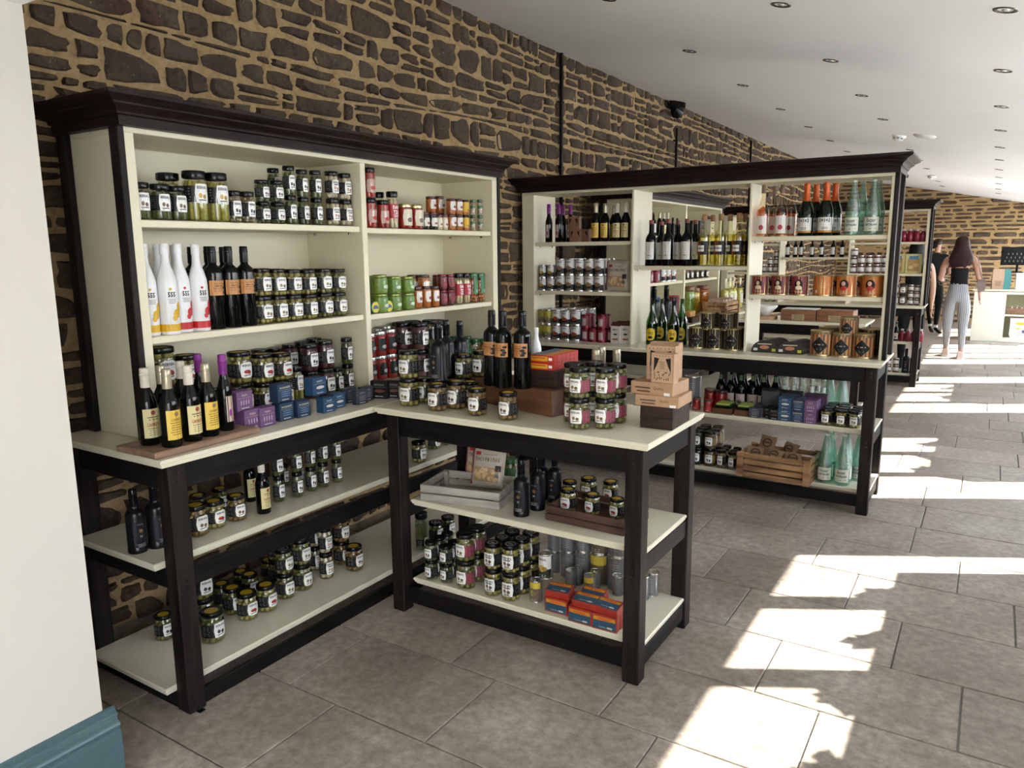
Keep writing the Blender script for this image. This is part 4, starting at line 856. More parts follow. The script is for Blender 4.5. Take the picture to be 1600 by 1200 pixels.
row('on the worktop', [('box_navy', 'dark blue lobster box', 443, 657.5, 627), ('box_navy', 'dark blue lobster box', 470, 652.5, 624), ('box_blue', 'bright blue tuna box', 510, 645, 619), ('box_blue', 'bright blue tuna box', 526, 638, 613)], R9, ZT, group=g1)
row('on the worktop, grey box group', [('box_grey', 'grey sardine box', 563, 632, 608), ('box_grey', 'grey sardine box', 572, 627, 603), ('box_grey', 'grey sardine box', 545, 630, 605)], R9, ZT, group=g1)
for k, u, v, lab in (('box_purple', 386, 672, 'purple octopus box stacked on the two below'), ('box_navy', 449, 657, 'dark blue lobster box stacked on another'), ('box_blue', 503, 645, 'bright blue tuna box on top of the blue boxes')):
    p = at(u, v, 2, ZT); place(k, (p.x-.035, p.y+.005, ZT+.074), R9+.05, .97, lab, g1)
row('right worktop of '+D1, [('tomato', 'silver lidded red jar', 585, 596, 559, 2), ('tomato', 'silver lidded red jar', 597, 594, 556.5, 2), ('tomato', 'silver lidded red jar', 611, 592, 554, 2), ('beet', 'dark fruit jar', 634, 590, 548, 2), ('beet', 'dark fruit jar', 655, 590, 548, 2), ('mixed', 'mixed pickle jar', 681, 590, 533)], R9, ZT, None)
row('worktop, second row of right bay', [('tomato', 'silver lidded jar', 590, 585, 550, 2), ('tomato', 'silver lidded jar', 603, 583, 547, 2), ('olive', 'black topped jar', 627, 578, 541, 2), ('olive', 'black topped jar', 648, 577, 540, 2), ('olive', 'black topped jar', 668, 576, 539, 2), ('tall', 'black topped jar', 686, 576, 540, 2), ('redbean', 'green topped bean jar', 731, 570, 530), ('bean', 'green topped bean jar', 742, 570, 529), ('redbean', 'green topped bean jar', 753, 570, 529)], R9, ZT)
row('worktop, back of right bay', [('olive', 'black topped jar', 632, 568, 536, 2), ('olive', 'black topped jar', 652, 568, 535, 2), ('olive', 'black topped jar', 672, 567, 534, 2), ('bean', 'green topped bean jar', 708, 560, 522), ('redbean', 'green topped bean jar', 720, 560, 522), ('bean', 'green topped bean jar', 732, 560, 521), ('redbean', 'green topped bean jar', 744, 560, 521), ('bean', 'green topped bean jar', 756, 560, 521)], R9, ZT)
row('corner of the worktop', [('box_black', 'black crab tin box', 595, 623, 594), ('box_black', 'black crab tin box', 616, 622, 594)], .35, ZT)

# ------------------------------------------------------------------ display table, top
TT = 'display table top'
row(TT+' edge', [('olive', 'green olive jar', 622, 629, 588), ('olive', 'green olive jar', 639.5, 635, 592, 2), ('olive', 'green olive jar', 662, 630, 588), ('olive_brown', 'oval labelled olive jar', 685, 643, 596), ('olive_brown', 'oval labelled olive jar', 717, 640, 592), ('olive_brown', 'yellow lidded olive jar', 746, 651, 604), ('olive_brown', 'yellow lidded olive jar', 794, 658, 610)], 0, ZT)
RW = wood('riser_wood', (.07, .030, .014), (.17, .075, .035), .35, axis=0, grain=26); DKW = wood('dark_riser_wood', (.018, .010, .008), (.05, .028, .022), .45, axis=0, grain=26)
def riser(x, y, w, d, h, m, lab, z=ZT, rz=0.):
    o = empty('wooden_riser', (x, y, z+.0006), rz, lab, 'box'); b = .012
    MB().bbox(0, w, 0, b, 0, h, .001).obj('front_board', m, o); MB().bbox(0, w, d-b, d, 0, h, .001).obj('back_board', m, o)
    MB().bbox(0, b, b, d-b, 0, h, .001).obj('side_board', m, o); MB().bbox(w-b, w, b, d-b, 0, h, .001).obj('side_board', m, o); MB().bbox(b, w-b, b, d-b, h-b, h, .001).obj('top_board', m, o); return o
RH = .105
riser(.985, 2.215, .50, .17, RH, RW, 'polished brown wooden riser box carrying tall oil bottles', rz=-.26)
riser(.74, 2.315, .24, .14, .10, DKW, 'dark wooden riser box at the back of the table', rz=-.05)
row('on the brown riser', [('oil_orange', 'orange labelled oil bottle', 771, 604, 484), ('oil_orange', 'orange labelled oil bottle', 785.5, 607, 485), ('oil_orange', 'orange labelled oil bottle', 817, 609, 485)], 0, ZT+RH)
row('behind the red tins', [('white_plain', 'plain white bottle', 838, 590, 511)], 0, ZT+RH)
row('on the dark riser', [('oil_black', 'matt black oil bottle', 692, 600, 503), ('oil_black', 'matt black oil bottle', 702, 592, 499), ('oil_black', 'matt black oil bottle', 720, 590, 501), ('olive_dark', 'dark riser olive jar', 725, 592, 551)], 0, ZT+.1006)
row('back end of brown riser', [('olive_dark', 'shaded olive jar', 750, 590, 546)], 0, ZT+RH+.0006)
row('back of table, under risers', [('olive_dark', 'dark olive jar', 703, 634, 592), ('olive_dark', 'dark olive jar', 732, 636, 594)], 0, ZT)
rb = empty('wooden_riser', (1.315, 2.145, ZT+RH), -.05, 'small dark wooden box under the red sardine tins', 'box')
MB().bbox(0, .145, 0, .22, 0, .072, .002).obj('block', DKW, rb); MB().bbox(.0, .145, -.001, .0, .034, .036, .0002).obj('joint_line', BLACKP, rb)
sb = empty('x', (0, 0, 0)); bpy.data.objects.remove(sb)
n_ = 0
for L in range(2):
    for q in range(6):
        for c in range(1):
            n_ += 1; y = 2.155+q*.036
            o = empty('box', (1.388, y+.005, ZT+RH+.072+L*.0305), 0, 'red and yellow sardine box on the dark riser, %s layer, %s from front' % (('lower', 'upper')[L], ORD[q]), 'box', 'sardine boxes on the riser')
            MB().bbox(-.056, .056, -.0175, .0175, 0, .030, .001).obj('carton', P((.42, .02, .012), .4, var=.05), o)
            m = LB(None, -.0175); m.patch((.62, .32, .01), -.048, .030, .006, .025, .0004).lines((.42, .02, .01), -.045, .02, .021, 1, .005, .004, .0008).patch(WHT, .034, .050, .010, .021, .0006)
            part(o, 'end_print', m.mesh()); m2 = LB(None); tp = MB().box(-.05, -.005, -.015, .015, .0300, .0304).mesh(P((.04, .16, .24), .4)); part(o, 'top_print', tp)
            part(o, 'top_picture', MB().box(.0, .048, -.012, .012, .0300, .0305).mesh(P((.60, .28, .05), .4, var=.5, sc=160)))
row('front pack on the table', [('olive_side', 'green olive jar', 905, 673, 625, 2), ('olive_side', 'green olive jar', 944.5, 672, 625, 2)], 0, ZT)
row('rear pack on the table', [('olive_side', 'green olive jar', 896, 662, 616, 2), ('olive_side', 'green olive jar', 962.5, 663, 617, 2), ('olive_side', 'green olive jar', 929, 660, 614, 2)], 0, ZT)
row('back edge of display table', [('vinegar_gold', 'gold capped dark bottle', 931, 648, 545), ('vinegar_gold', 'gold capped dark bottle', 939.5, 644, 541), ('vinegar_gold', 'gold capped dark bottle', 961, 646, 544)], 0, ZT)
# carved boxes and cartons
KR = P((.40, .235, .13), .6, var=.10, sc=30); KRP = P((.50, .32, .20), .6, var=.05)
ub = riser(1.835, 2.105, .125, .20, .085, DKW, 'dark slatted wooden block under the cartons at the table corner', rz=.03)
MB().bbox(-.001, .126, -.002, .0, .040, .044, .0004).obj('joint', BLACKP, ub)
def kraft(x, y, z, rz, w, d, h, lab, price=True):
    o = empty('carton', (x, y, z), rz, lab, 'box', 'kraft cartons on the table corner'); MB().bbox(-w/2, w/2, -d/2, d/2, 0, h, .001).obj('carton', KR, o)
    t = LB(None, -d/2); t.text((.05, .03, .02), 'Gutti', w*.16, h*.55, h*.42, 0, 1).lines((.07, .04, .025), -w*.40, -w*.02, h*.60, 2, h*.28, h*.12, .0006)
    part(o, 'front_print', t.mesh())
    if price: part(o, 'price_sticker', LB(None, -d/2).patch(WHT, w*.30, w*.44, h*.02, h*.26, .0010).mesh())
    return o
kraft(1.895, 2.185, ZT+.085, .04, .165, .16, .040, 'flat kraft carton, lower one, lying on the dark block'); kraft(1.875, 2.195, ZT+.125, -.03, .165, .16, .047, 'flat kraft carton, upper one, under the carved boxes')
def fret(x, y, z, rz, s, lab, m1=KR, m2=KRP, grp='carved gift boxes'):
    o = empty('gift_box', (x, y, z), rz, lab, 'box', grp); w, d, h = .105*s, .045*s, .125*s
    MB().bbox(-w/2, w/2, -d/2, d/2, 0, h, .001).obj('carton', m1, o)
    t = LB(None, -d/2); dk = (.035, .02, .015); t.patch(m2, -w*.46, w*.46, h*.03, h*.97, .0005)
    for sx in (-1, 1):
        v = [t.pt(sx*w*.14, h*.82, .001), t.pt(sx*w*.36, h*.86, .001), t.pt(sx*w*.38, h*.36, .001), t.pt(sx*w*.26, h*.56, .001)]; t.mb.add(v, [(0, 1, 2, 3) if sx < 0 else (3, 2, 1, 0)], t.mi(dk))
    rd = random.Random(5)
    for k in range(26): a, b = rd.uniform(-.34, .34)*w, rd.uniform(.10, .38)*h; t.patch((.16, .09, .05), a-.003*s, a+.003*s, b-.004*s, b+.004*s, .001, 2.)
    t.lines((.14, .08, .05), -w*.12, w*.12, h*.72, 5, h*.055, h*.018, .001)
    for k in range(7): t.patch((.12, .07, .04), w*(-.42+k*.135), w*(-.37+k*.135), h*.90, h*.93, .001, 2.)
    part(o, 'carved_front', t.mesh()); return o
fret(1.915, 2.135, ZT+.172, -.12, .88, 'small carved cardboard gift box, front one on the flat cartons'); fret(1.885, 2.19, ZT+.172, .05, 1.05, 'larger carved cardboard gift box, standing in the middle'); fret(1.875, 2.25, ZT+.172, .05, 1.08, 'carved cardboard gift box, rearmost, on the flat cartons')

# ------------------------------------------------------------------ under the nearest dresser
row('middle shelf under '+D1, [('oil_black', 'matt black oil bottle', 218, 866, 761), ('oil_black', 'matt black oil bottle', 246, 859, 752), ('olive_brown', 'brown olive jar', 309, 841, 784), ('olive_red', 'red pictured olive jar', 337, 828, 778), ('olive_brown', 'yellow lidded jar', 371, 816, 770), ('vinegar_white', 'vinegar bottle', 413, 804, 714),
    ('tall', 'slim dark jar', 437, 786, 746, 2), ('tall', 'slim dark jar', 466, 778, 740, 2), ('tall', 'slim dark jar', 487, 769, 732, 2), ('tall', 'slim dark jar', 506, 763, 725, 2), ('tall', 'slim dark jar', 527, 755, 720, 2)], R9, ZU)
row('middle shelf under '+D1+', behind', [('olive_dark', 'dark jar', 312, 812, 770), ('olive_dark', 'dark jar', 346, 800, 759), ('vinegar_white', 'vinegar bottle', 393, 785, 706), ('tall', 'slim back jar', 445, 760, 724), ('tall', 'slim back jar', 468, 755, 719), ('olive', 'far olive jar', 655, 724, 687), ('olive_oval', 'far olive jar', 678, 703, 672), ('mixed', 'green label jar', 697, 697, 668)], R9, ZU)
row('bottom shelf under '+D1, [('olive_dark', 'dark olive jar', 259, 1002, 954), ('olive_dark', 'yellow lidded olive jar', 334.5, 1007, 947), ('olive_red', 'red pictured olive jar', 388, 972, 920), ('olive_red', 'red pictured olive jar', 418, 958, 907), ('olive_oval', 'green olive jar', 447, 938, 900, 2), ('olive_oval', 'green olive jar', 474, 925, 886, 2), ('garlic', 'garlic clove jar', 511, 906, 867, 2), ('olive_brown', 'brown olive jar', 554, 894, 848)], R9, ZUB)
row('bottom shelf under '+D1+', behind', [('olive_dark', 'yellow lidded jar', 321, 985, 940, 2), ('olive_dark', 'dark olive jar', 346, 952, 907), ('olive_dark', 'dark olive jar', 366, 962, 912), ('olive_dark', 'dark olive jar', 392, 935, 892), ('olive_oval', 'shaded olive jar', 434, 915, 878, 2), ('garlic', 'shaded garlic jar', 494, 893, 857, 2), ('olive_brown', 'brown topped jar', 535, 884, 849, 2)], R9, ZUB)
row('bottom shelf under '+D1+', back row', [('olive_dark', 'lidded olive jar', 303, 945, 905), ('olive_dark', 'lidded olive jar', 372, 925, 886), ('olive_dark', 'lidded olive jar', 412, 905, 868), ('olive_dark', 'lidded olive jar', 458, 890, 855), ('greenbean', 'far green bean jar', 669, 864, 800), ('olive_oval', 'far olive jar', 683, 850, 812), ('olive_oval', 'far olive jar', 703, 840, 804)], R9, ZUB)

# ------------------------------------------------------------------ display table, middle shelf
def crate(x, y, z, rz, w, d, h, m, lab, ns=2, posts=False, pm=None, nm='crate'):
    o = empty(nm, (x, y, z+.0006), rz, lab, 'crate'); t = .010; g = .006 if not posts else .011; sh = (h-g*(ns-1))/ns
    for k in range(ns):
        a = k*(sh+g); b = a+sh
        for (x0, x1, y0, y1) in ((0, w, 0, t), (0, w, d-t, d), (0, t, t, d-t), (w-t, w, t, d-t)): MB().bbox(x0, x1, y0, y1, a, b, .0015).obj('slat', m, o)
    for (px, py) in ((t, t), (w-t-.018, t), (t, d-t-.018), (w-t-.018, d-t-.018)): MB().bbox(px, px+.018, py, py+.018, 0, h, .001).obj('corner_block', m, o)
    MB().bbox(t, w-t, t, d-t, 0, .008, .001).obj('bottom_board', m, o)
    if posts:
        for (px, py) in ((-.006, -.012), (w-.034, -.012), (-.006, d), (w-.034, d)): MB().bbox(px, px+.04, py, py+.012, -.0, h+.004, .001).obj('corner_post', pm or m, o)
    return o
GW = wood('whitewashed_wood', (.22, .20, .175), (.42, .395, .35), .7, axis=0, grain=26)
c_ = at(657, 782, 2, ZM); crate(c_.x, c_.y, ZM, .20, .37, .245, .072, GW, 'whitewashed slatted wooden crate holding snack bags, under the table top')
def bag(x, y, z, rz, w, h, tilt, lab, full=True, cat='bag'):
    o = empty('snack_bag', (x, y, z), rz, lab, cat, 'pork snack bags'); o.rotation_euler = (tilt, 0, rz)
    nx, nz = 10, 12; v = []; th = .022
    for s in (-1, 1):
        for j in range(nz+1):
            for i in range(nx+1):
                a, b = i/nx*2-1, j/nz*2-1; e = max(0, (1-abs(a)**2.4)*(1-abs(b)**4)); v.append((a*w/2*(1-.03*(1-abs(b))), s*th*e**.6+.0008*s, (b+1)*h/2))
    f = []; st = (nx+1)*(nz+1)
    for s in (0, 1):
        for j in range(nz):
            for i in range(nx):
                q = (s*st+j*(nx+1)+i, s*st+j*(nx+1)+i+1, s*st+(j+1)*(nx+1)+i+1, s*st+(j+1)*(nx+1)+i); f.append(q if s == 0 else q[::-1])
    bd_ = [j*(nx+1) for j in range(nz+1)]+[nz*(nx+1)+i for i in range(1, nx+1)]+[j*(nx+1)+nx for j in range(nz-1, -1, -1)]+[i for i in range(nx-1, 0, -1)]
    for k in range(len(bd_)): a, b = bd_[k], bd_[(k+1) % len(bd_)]; f.append((a, b, b+st, a+st))
    mk('pouch', v, f, P((.48, .42, .34), .35, var=.03), o, smooth=60)
    def Y(x_, z_): a, b = x_/(w/2), z_/h*2-1; e = max(0, (1-min(1, abs(a))**2.4)*(1-min(1, abs(b))**4)); return -th*e**.6-.0016
    class L2(LB):
        def pt(s, x_, z_, off): return (x_, Y(x_, z_)-off, z_)
    t = L2(None); rd = random.Random(9)
    for i in range(6):
        for j in range(4): t.patch((.36, .24, .13), w*(-.36+i*.12), w*(-.24+i*.12), h*(.14+j*.085), h*(.225+j*.085), .0006)
    for k in range(22): a, b = rd.uniform(-.30, .30)*w, rd.uniform(.18, .44)*h; rr = rd.uniform(.04, .065)*w; t.patch(rd.choice([(.60, .40, .20), (.50, .31, .14), (.66, .48, .28)]), a-rr, a+rr, b-rr, b+rr, .001+.0002*(k % 5), 2.)
    t.patch((.45, .02, .02), -w*.36, -w*.20, h*.76, h*.84, .001); t.lines((.3, .28, .26), -w*.14, w*.28, h*.80, 1, .01, h*.025, .001)
    for k, c3 in enumerate('TOCIFRITOS'): t.text((.03, .02, .02), c3, w*(-.33+k*.075), h*.66, h*.115, .02, .72, .0014)
    t.patch((.03, .03, .035), w*.26, w*.42, h*.40, h*.54, .0014); t.patch((.10, .10, .10), w*.26, w*.38, h*.22, h*.34, .0016, 2.)
    part(o, 'front_print', t.mesh())
    m = L2(None); m.patch((.22, .01, .02), -w*.47, -w*.42, h*.05, h*.95, .0006); part(o, 'side_stripe', m.mesh()); return o
b0 = at(748, 768, 2, ZM+.012)
bag(b0.x, b0.y+.060, ZM+.014, .16, .165, .190, -.28, 'upright pork snack bag leaning in the whitewashed crate, front one'); bag(b0.x-.07, b0.y+.110, ZM+.012, .16, .165, .19, -.25, 'second pork snack bag tucked behind the first in the crate')
row('middle shelf of display table', [('oil_black', 'black oil bottle, gold sticker', 815, 809, 715), ('oil_black', 'black oil bottle, gold sticker', 839.5, 799, 707)], 0, ZM)
row('middle shelf of table, behind', [('oil_black', 'plain black oil bottle', 853, 786, 708), ('oil_black', 'plain black oil bottle', 868, 775, 706)], 0, ZM, 1, 2.27)
row('middle shelf, behind the pale crate', [('mixed', 'green lidded jar', 781, 760, 714), ('mixed', 'green lidded jar', 797, 762, 716)], 0, ZM, 1, 2.34)
cb = at(852, 812, 2, ZM); crate(cb.x, cb.y, ZM, -.02, .345, .235, .060, wood('dark_crate_wood', (.035, .016, .012), (.10, .05, .036), .5, axis=0, grain=24), 'dark brown slatted crate of yellow lidded olive jars')
row('in the dark brown crate', [('olive_red', 'front olive jar', 887.5, 802, 760), ('olive_red', 'front olive jar', 925.5, 807, 768), ('olive_red', 'front olive jar', 963, 813, 775)], 0, ZM+.009)
row('in dark brown crate, back row', [('olive_red', 'back olive jar', 884, 785, 748), ('olive_red', 'back olive jar', 919.5, 784, 743), ('olive_red', 'back olive jar', 953.5, 787, 748)], 0, ZM+.009)

# ------------------------------------------------------------------ display table, bottom shelf
row('bottom shelf of display table', [('small', 'small dark caper jar', 674, 908, 879, 2, 2), ('small', 'small dark caper jar', 698.5, 912, 884, 2, 2), ('olive_side', 'pink sided olive jar', 728, 923, 881, 2, 1), ('olive_ring', 'ring lidded olive jar', 771, 933, 893, 2, 2), ('olive_ring', 'ring lidded olive jar', 799, 942, 899, 2, 2), ('can_yellow', 'tall olive tin', 838, 943, 902)], 0, ZB)
p = at(846, 905, 2, ZB); p = at(838, 943, 2, ZB)
place('can_olive', (p.x+.02, p.y+.045, ZB+.105), 0, .92, 'tall black olive tin stacked on another tin', 'tins bottom shelf of display table')
row('bottom shelf of table, back row', [('can_plain', 'grey stacked tin', 866, 893, 860, 2), ('can_plain', 'grey stacked tin', 888, 893, 860, 2), ('can_plain', 'grey stacked tin', 916, 893, 861, 2), ('can_yellow', 'tall green stacked tin', 940, 896, 863, 2), ('can_plain', 'grey stacked tin', 957, 898, 865, 2)], 0, ZB, 1, 2.345)
row('bottom shelf, behind orange boxes', [('can_plain', 'short grey tin', 893, 920, 886), ('can_plain', 'short grey tin', 908, 912, 880), ('can_yellow', 'open topped tin', 921, 932, 895), ('can_plain', 'short grey tin', 932, 920, 885), ('can_plain', 'short grey tin', 965, 932, 895), ('can_plain', 'short grey tin', 1011, 935, 890), ('can_plain', 'short grey tin', 1021, 927, 884)], 0, ZB)
bq = [at(868, 959, 2, ZB), at(905, 975, 2, ZB), at(943, 986, 2, ZB)]
for c, p in enumerate(bq):
    for q in range(4 if c == 2 else 3): place('sardine_box', (p.x, p.y+.02+q*.036, ZB+.0006), 0 if c < 2 else .05, .98, 'orange sardine box standing on the bottom shelf, %s row, %s from front' % (('left', 'middle', 'right')[c], ORD[q]), 'orange sardine boxes')
    for q in range(2 if c == 1 else 1):
        o = place('sardine_box', (p.x+(.0, .012, .0)[c], p.y+.012+q*.058, ZB+.066), 0, .98, 'orange sardine box lying on top of the %s row, %s' % (('left', 'middle', 'right')[c], ('front', 'back')[q]), 'orange sardine boxes')
        o.rotation_euler = (-PI/2+.25, 0, .12-.1*c); o.location.z += .006; o.location.y += .0
# ------------------------------------------------------------------ open dresser, front row on its shelves
D3 = 'open dresser'; YF3 = 4.455; DV = (0, 1)
row('top left shelf of '+D3, [('purple_cap', 'purple capped thin bottle', 857.5, 378, 319), ('purple_cap', 'purple capped thin bottle', 873, 378, 319), ('vinegar_gold', 'yellow label bottle', 931, 376.5, 317.5), ('vinegar_gold', 'yellow label bottle', 945.6, 376.5, 318), ('vinegar_white', 'pale label bottle', 964, 376, 318), ('vinegar_white', 'pale label bottle', 978, 376, 317)], 0, 1.632, 1, YF3)
row('top left shelf of '+D3+', behind', [('purple_cap', 'purple capped thin bottle', 880, 378, 321), ('purple_cap', 'purple capped thin bottle', 891, 378, 320), ('vinegar_gold', 'yellow label bottle', 959, 376, 321)], 0, 1.632, 1, 4.56)
for i, (u, z, lab) in enumerate(((900, 0, 'front lower carved kraft box on the top left shelf of open dresser'), (912, .0, 'rear lower carved kraft box on top left shelf of open dresser'), (905, .0895, 'carved kraft box stacked on two others, top left shelf of open dresser'))):
    p = at(u, 360, 1, 4.45+.05*i); q = fret(p.x, 4.455+.052*(i == 1)+.02*(i == 2), 1.6326+z, 0, .71, lab, P((.20, .09, .045), .6), P((.24, .11, .06), .6), 'carved boxes on open dresser'); q.scale = (1.25, 1.1, 1)
row('second left shelf of '+D3, [('can_gold', 'small black tin', 849, 453.5, 434, 2, 1), ('can_gold', 'small black tin', 861.5, 453.5, 434, 2, 1), ('can_brown', 'white and black tin', 878, 454, 429.5, 2, 2), ('can_brown', 'white and black tin', 891.5, 454.5, 429.5, 2, 2), ('can_brown', 'white and black tin', 908.5, 455, 430, 2, 2), ('can_brown', 'white and black tin', 922, 455.5, 430, 2, 2), ('can_brown', 'white and black tin', 935.5, 455.5, 430, 2, 2)], 0, 1.28, 1, YF3)
p = at(963, 430, 1, 4.48); bag(p.x, 4.49, 1.281, 0, .175, .225, -.10, 'pork snack bag standing on the second left shelf of open dresser')
row('worktop, left bay of '+D3, [('can_lime', 'olive tin', 849, 525, 506, 2, 2), ('can_lime', 'olive tin', 862, 526, 506.5, 2, 2), ('can_red', 'red rimmed tin', 874, 526.5, 507, 2, 3), ('can_red', 'red rimmed tin', 887.5, 527, 508, 2, 3), ('can_red', 'red rimmed tin', 901.5, 528, 508, 2, 3)], 0, ZT, 1, 4.45)
row('worktop of '+D3+', beside the tins', [('tin_wine', 'wine red tin', 915, 529.5, 512, 2, 1), ('tin_wine', 'wine red tin', 926, 530, 512.5, 1, 1), ('tin_wine', 'wine red tin', 939, 530.5, 513, 2, 1), ('tin_wine', 'wine red tin', 949.5, 531, 513, 1, 1), ('box_milk', 'gable topped carton', 962, 532, 508.5, 1, 1), ('box_milk', 'gable topped carton', 976, 532.5, 508.5, 1, 1)], 0, ZT, 1, 4.45)
row('middle shelf of '+D3, [('red_wine', 'red wine bottle', 1017, 415.5, 344), ('red_wine', 'red wine bottle', 1044, 415.5, 342.5), ('red_wine', 'red wine bottle', 1073, 415.5, 342), ('white_wine', 'white wine bottle', 1100, 415.5, 335), ('white_wine', 'white wine bottle', 1126, 415.5, 334), ('white_wine', 'white wine bottle', 1154, 415.5, 333)], 0, 1.464, 1, YF3)
row('middle shelf of '+D3+', behind', [('red_wine', 'red wine bottle', 1033, 415, 346), ('red_wine', 'red wine bottle', 1059, 415, 345), ('red_wine', 'red wine bottle', 1086, 415, 344), ('white_wine', 'white wine bottle', 1113, 415, 336), ('white_wine', 'white wine bottle', 1140, 415, 335), ('white_wine', 'white wine bottle', 1163, 415, 334)], 0, 1.464, 1, 4.56)
row('worktop, middle bay of '+D3, [('cider', 'green cider bottle', 1019, 535, 469), ('cider', 'green cider bottle', 1052.5, 537, 470), ('tin_dark', 'dark patterned tin', 1091, 538, 510.5, 1, 1), ('tin_dark', 'dark patterned tin', 1116, 541, 512, 1, 1), ('tin_dark', 'dark patterned tin', 1145, 543, 513, 1, 1)], 0, ZT, 1, 4.46)
row('worktop, middle bay of '+D3+', behind', [('cider', 'green cider bottle', 1034, 531, 467), ('cider', 'green cider bottle', 1065.5, 533, 467)], 0, ZT, 1, 4.58)
for i, (u, v) in enumerate(((1106, 527), (1135, 529))):
    for q in (0, 1):
        p = at(u, 500, 1, 4.46); place('tin_dark', (p.x, 4.46+q*.115, ZT+.1265), 0, 1., 'dark patterned tin on the upper level, %s, %s' % (('left', 'right')[i], ('front', 'behind')[q]), 'dark tins on open dresser')
row('top right shelf of '+D3, [('rose_wine', 'pale rose wine bottle', 1192.5, 370, 289), ('rose_wine', 'pale rose wine bottle', 1221, 369.5, 289), ('cava', 'sparkling wine bottle', 1260, 369, 282), ('cava', 'sparkling wine bottle', 1290, 368.5, 280.5), ('vichy', 'pale green water bottle', 1333.5, 367, 275.5), ('vichy', 'pale green water bottle', 1364, 366.5, 274.5)], 0, 1.646, 1, YF3)
row('top right shelf of '+D3+', behind', [('rose_wine', 'pale rose wine bottle', 1209, 369, 290), ('rose_wine', 'pale rose wine bottle', 1236, 369, 292), ('cava', 'sparkling wine bottle', 1274, 368, 285), ('cava', 'sparkling wine bottle', 1304, 368, 284), ('vichy', 'pale green water bottle', 1346, 367, 279), ('vichy', 'pale green water bottle', 1372, 366, 278)], 0, 1.646, 1, 4.58)
row('second right shelf of '+D3, [('tin_red', 'burgundy picture tin', 1186, 460.5, 430), ('tin_red', 'burgundy picture tin', 1219.5, 461.5, 430), ('tin_red', 'burgundy picture tin', 1249, 462, 430), ('tin_orange_back', 'orange printed tin', 1286, 463, 430), ('tin_orange', 'orange picture tin', 1322.5, 463.5, 430), ('tin_orange', 'orange picture tin', 1362.5, 464.5, 430)], 0, 1.286, 1, 4.465)
row('second right shelf of '+D3+', behind', [('tin_red', 'burgundy picture tin', 1203, 460, 431), ('tin_red', 'burgundy picture tin', 1236, 461, 431), ('tin_orange', 'orange picture tin', 1303, 462, 431), ('tin_orange', 'orange picture tin', 1338, 462, 431)], 0, 1.286, 1, 4.575)
row('worktop, right bay of '+D3, [('tin_stripe', 'striped tin, black diamond label', 1286, 550, 516), ('tin_stripe', 'striped tin, black diamond label', 1317, 554, 520), ('tin_stripe', 'striped tin, black diamond label', 1346, 557, 521)], 0, ZT, 1, 4.47)
row('worktop of '+D3+', behind striped tins', [('tin_stripe', 'striped tin', 1297, 541, 510), ('tin_dark', 'plain dark tin', 1360, 546, 513)], 0, ZT, 1, 4.6)
for q in (0, 1):
    p = at(1327, 500, 1, 4.48); place('tin_stripe', (p.x-.005, 4.48+q*.108, ZT+.126), 0, 1., 'striped tin on the upper level of the tins, %s one' % ('front', 'rear')[q], 'tins worktop, right bay of '+D3)
for g, (u, v) in enumerate(((1193, 548), (1233, 550))):
    for q in range(8):
        p = at(u+1, 540, 1, 4.415); o = empty('packet', (p.x+.006*q, 4.425+q*.029, ZT+.0006), .18, 'half-moon packet of cured meat, %s row, %s from front' % (('left', 'right')[g], ORD[q]), 'packet', 'half-moon meat packets')
        w = .080; v_ = []; n = 12
        for yy in (-.005, .005):
            v_ += [(-w, yy, 0), (w, yy, 0), (w*1.02, yy, .008)]+[(w*math.cos(PI*i/n), yy, .010+.068*math.sin(PI*i/n)) for i in range(n+1)]
        st = n+4; fc = [tuple(range(st)), tuple(range(2*st-1, st-1, -1))]+[(i, i+st, (i+1) % st+st, (i+1) % st) for i in range(st)]
        mk('card', v_, fc, P((.030, .022, .018), .4), o)
        t = LB(None, -.005); t.lines((.42, .36, .22), -.045, .045, .058, 1, .01, .007, .0006); t.patch((.40, .13, .05), -.030, .028, .022, .046, .0006, 2.).patch((.55, .50, .02), .045, .068, .008, .026, .0008).patch((.5, .5, .5), -.066, -.042, .012, .028, .0008)
        part(o, 'front_print', t.mesh())
        MB().lathe([(0, -.0001), (.001, 0)], 4).obj('seal', BLACKP, o) if 0 else None
        v2 = [(a*.93, b, c) for yy in (.0052, .020) for (a, b, c) in [(x, yy, z) for x, _, z in v_[:st]]]
        mk('plastic_bubble', v2, fc, glass('film', (.86, .86, .88), .3, .1), o)
# lower shelves of the open dresser
ZM3, ZB3 = .5061, .1411
row('middle shelf under '+D3, [('red_label', 'red labelled jar', 1088, 641, 620), ('red_label', 'red labelled jar', 1106, 645, 624)], 0, ZM3)
row('middle shelf under '+D3+', behind', [('can_plain', 'tall grey tin', 1083, 622, 587, 1), ('red_label', 'red labelled jar', 1110, 630, 607), ('red_label', 'red labelled jar', 1129, 632, 609)], 0, ZM3, 1, 4.55)
row('middle shelf under '+D3+', far side', [('swing_top', 'swing top cider bottle', 1127, 622, 577), ('swing_top', 'swing top cider bottle', 1144, 622, 577, 1, 1), ('swing_top', 'swing top cider bottle', 1162, 623, 578, 1, 1), ('swing_top', 'swing top cider bottle', 1180, 624, 579, 1, 1), ('swing_top', 'swing top cider bottle', 1197, 625, 580, 1, 1), ('swing_top', 'swing top cider bottle', 1215, 626, 581, 1, 1),
    ('soda_clear', 'small soda bottle', 1228, 628, 589, 1, 1), ('soda_clear', 'small soda bottle', 1240, 629, 590, 1, 1), ('soda_clear', 'small soda bottle', 1251, 630, 590, 1, 1), ('soda_yellow', 'small yellow soda bottle', 1262, 630, 590, 1, 1), ('soda_yellow', 'small yellow soda bottle', 1274, 631, 591, 1, 1)], 0, ZM3, 1, 4.60, dvec=(0, .8))
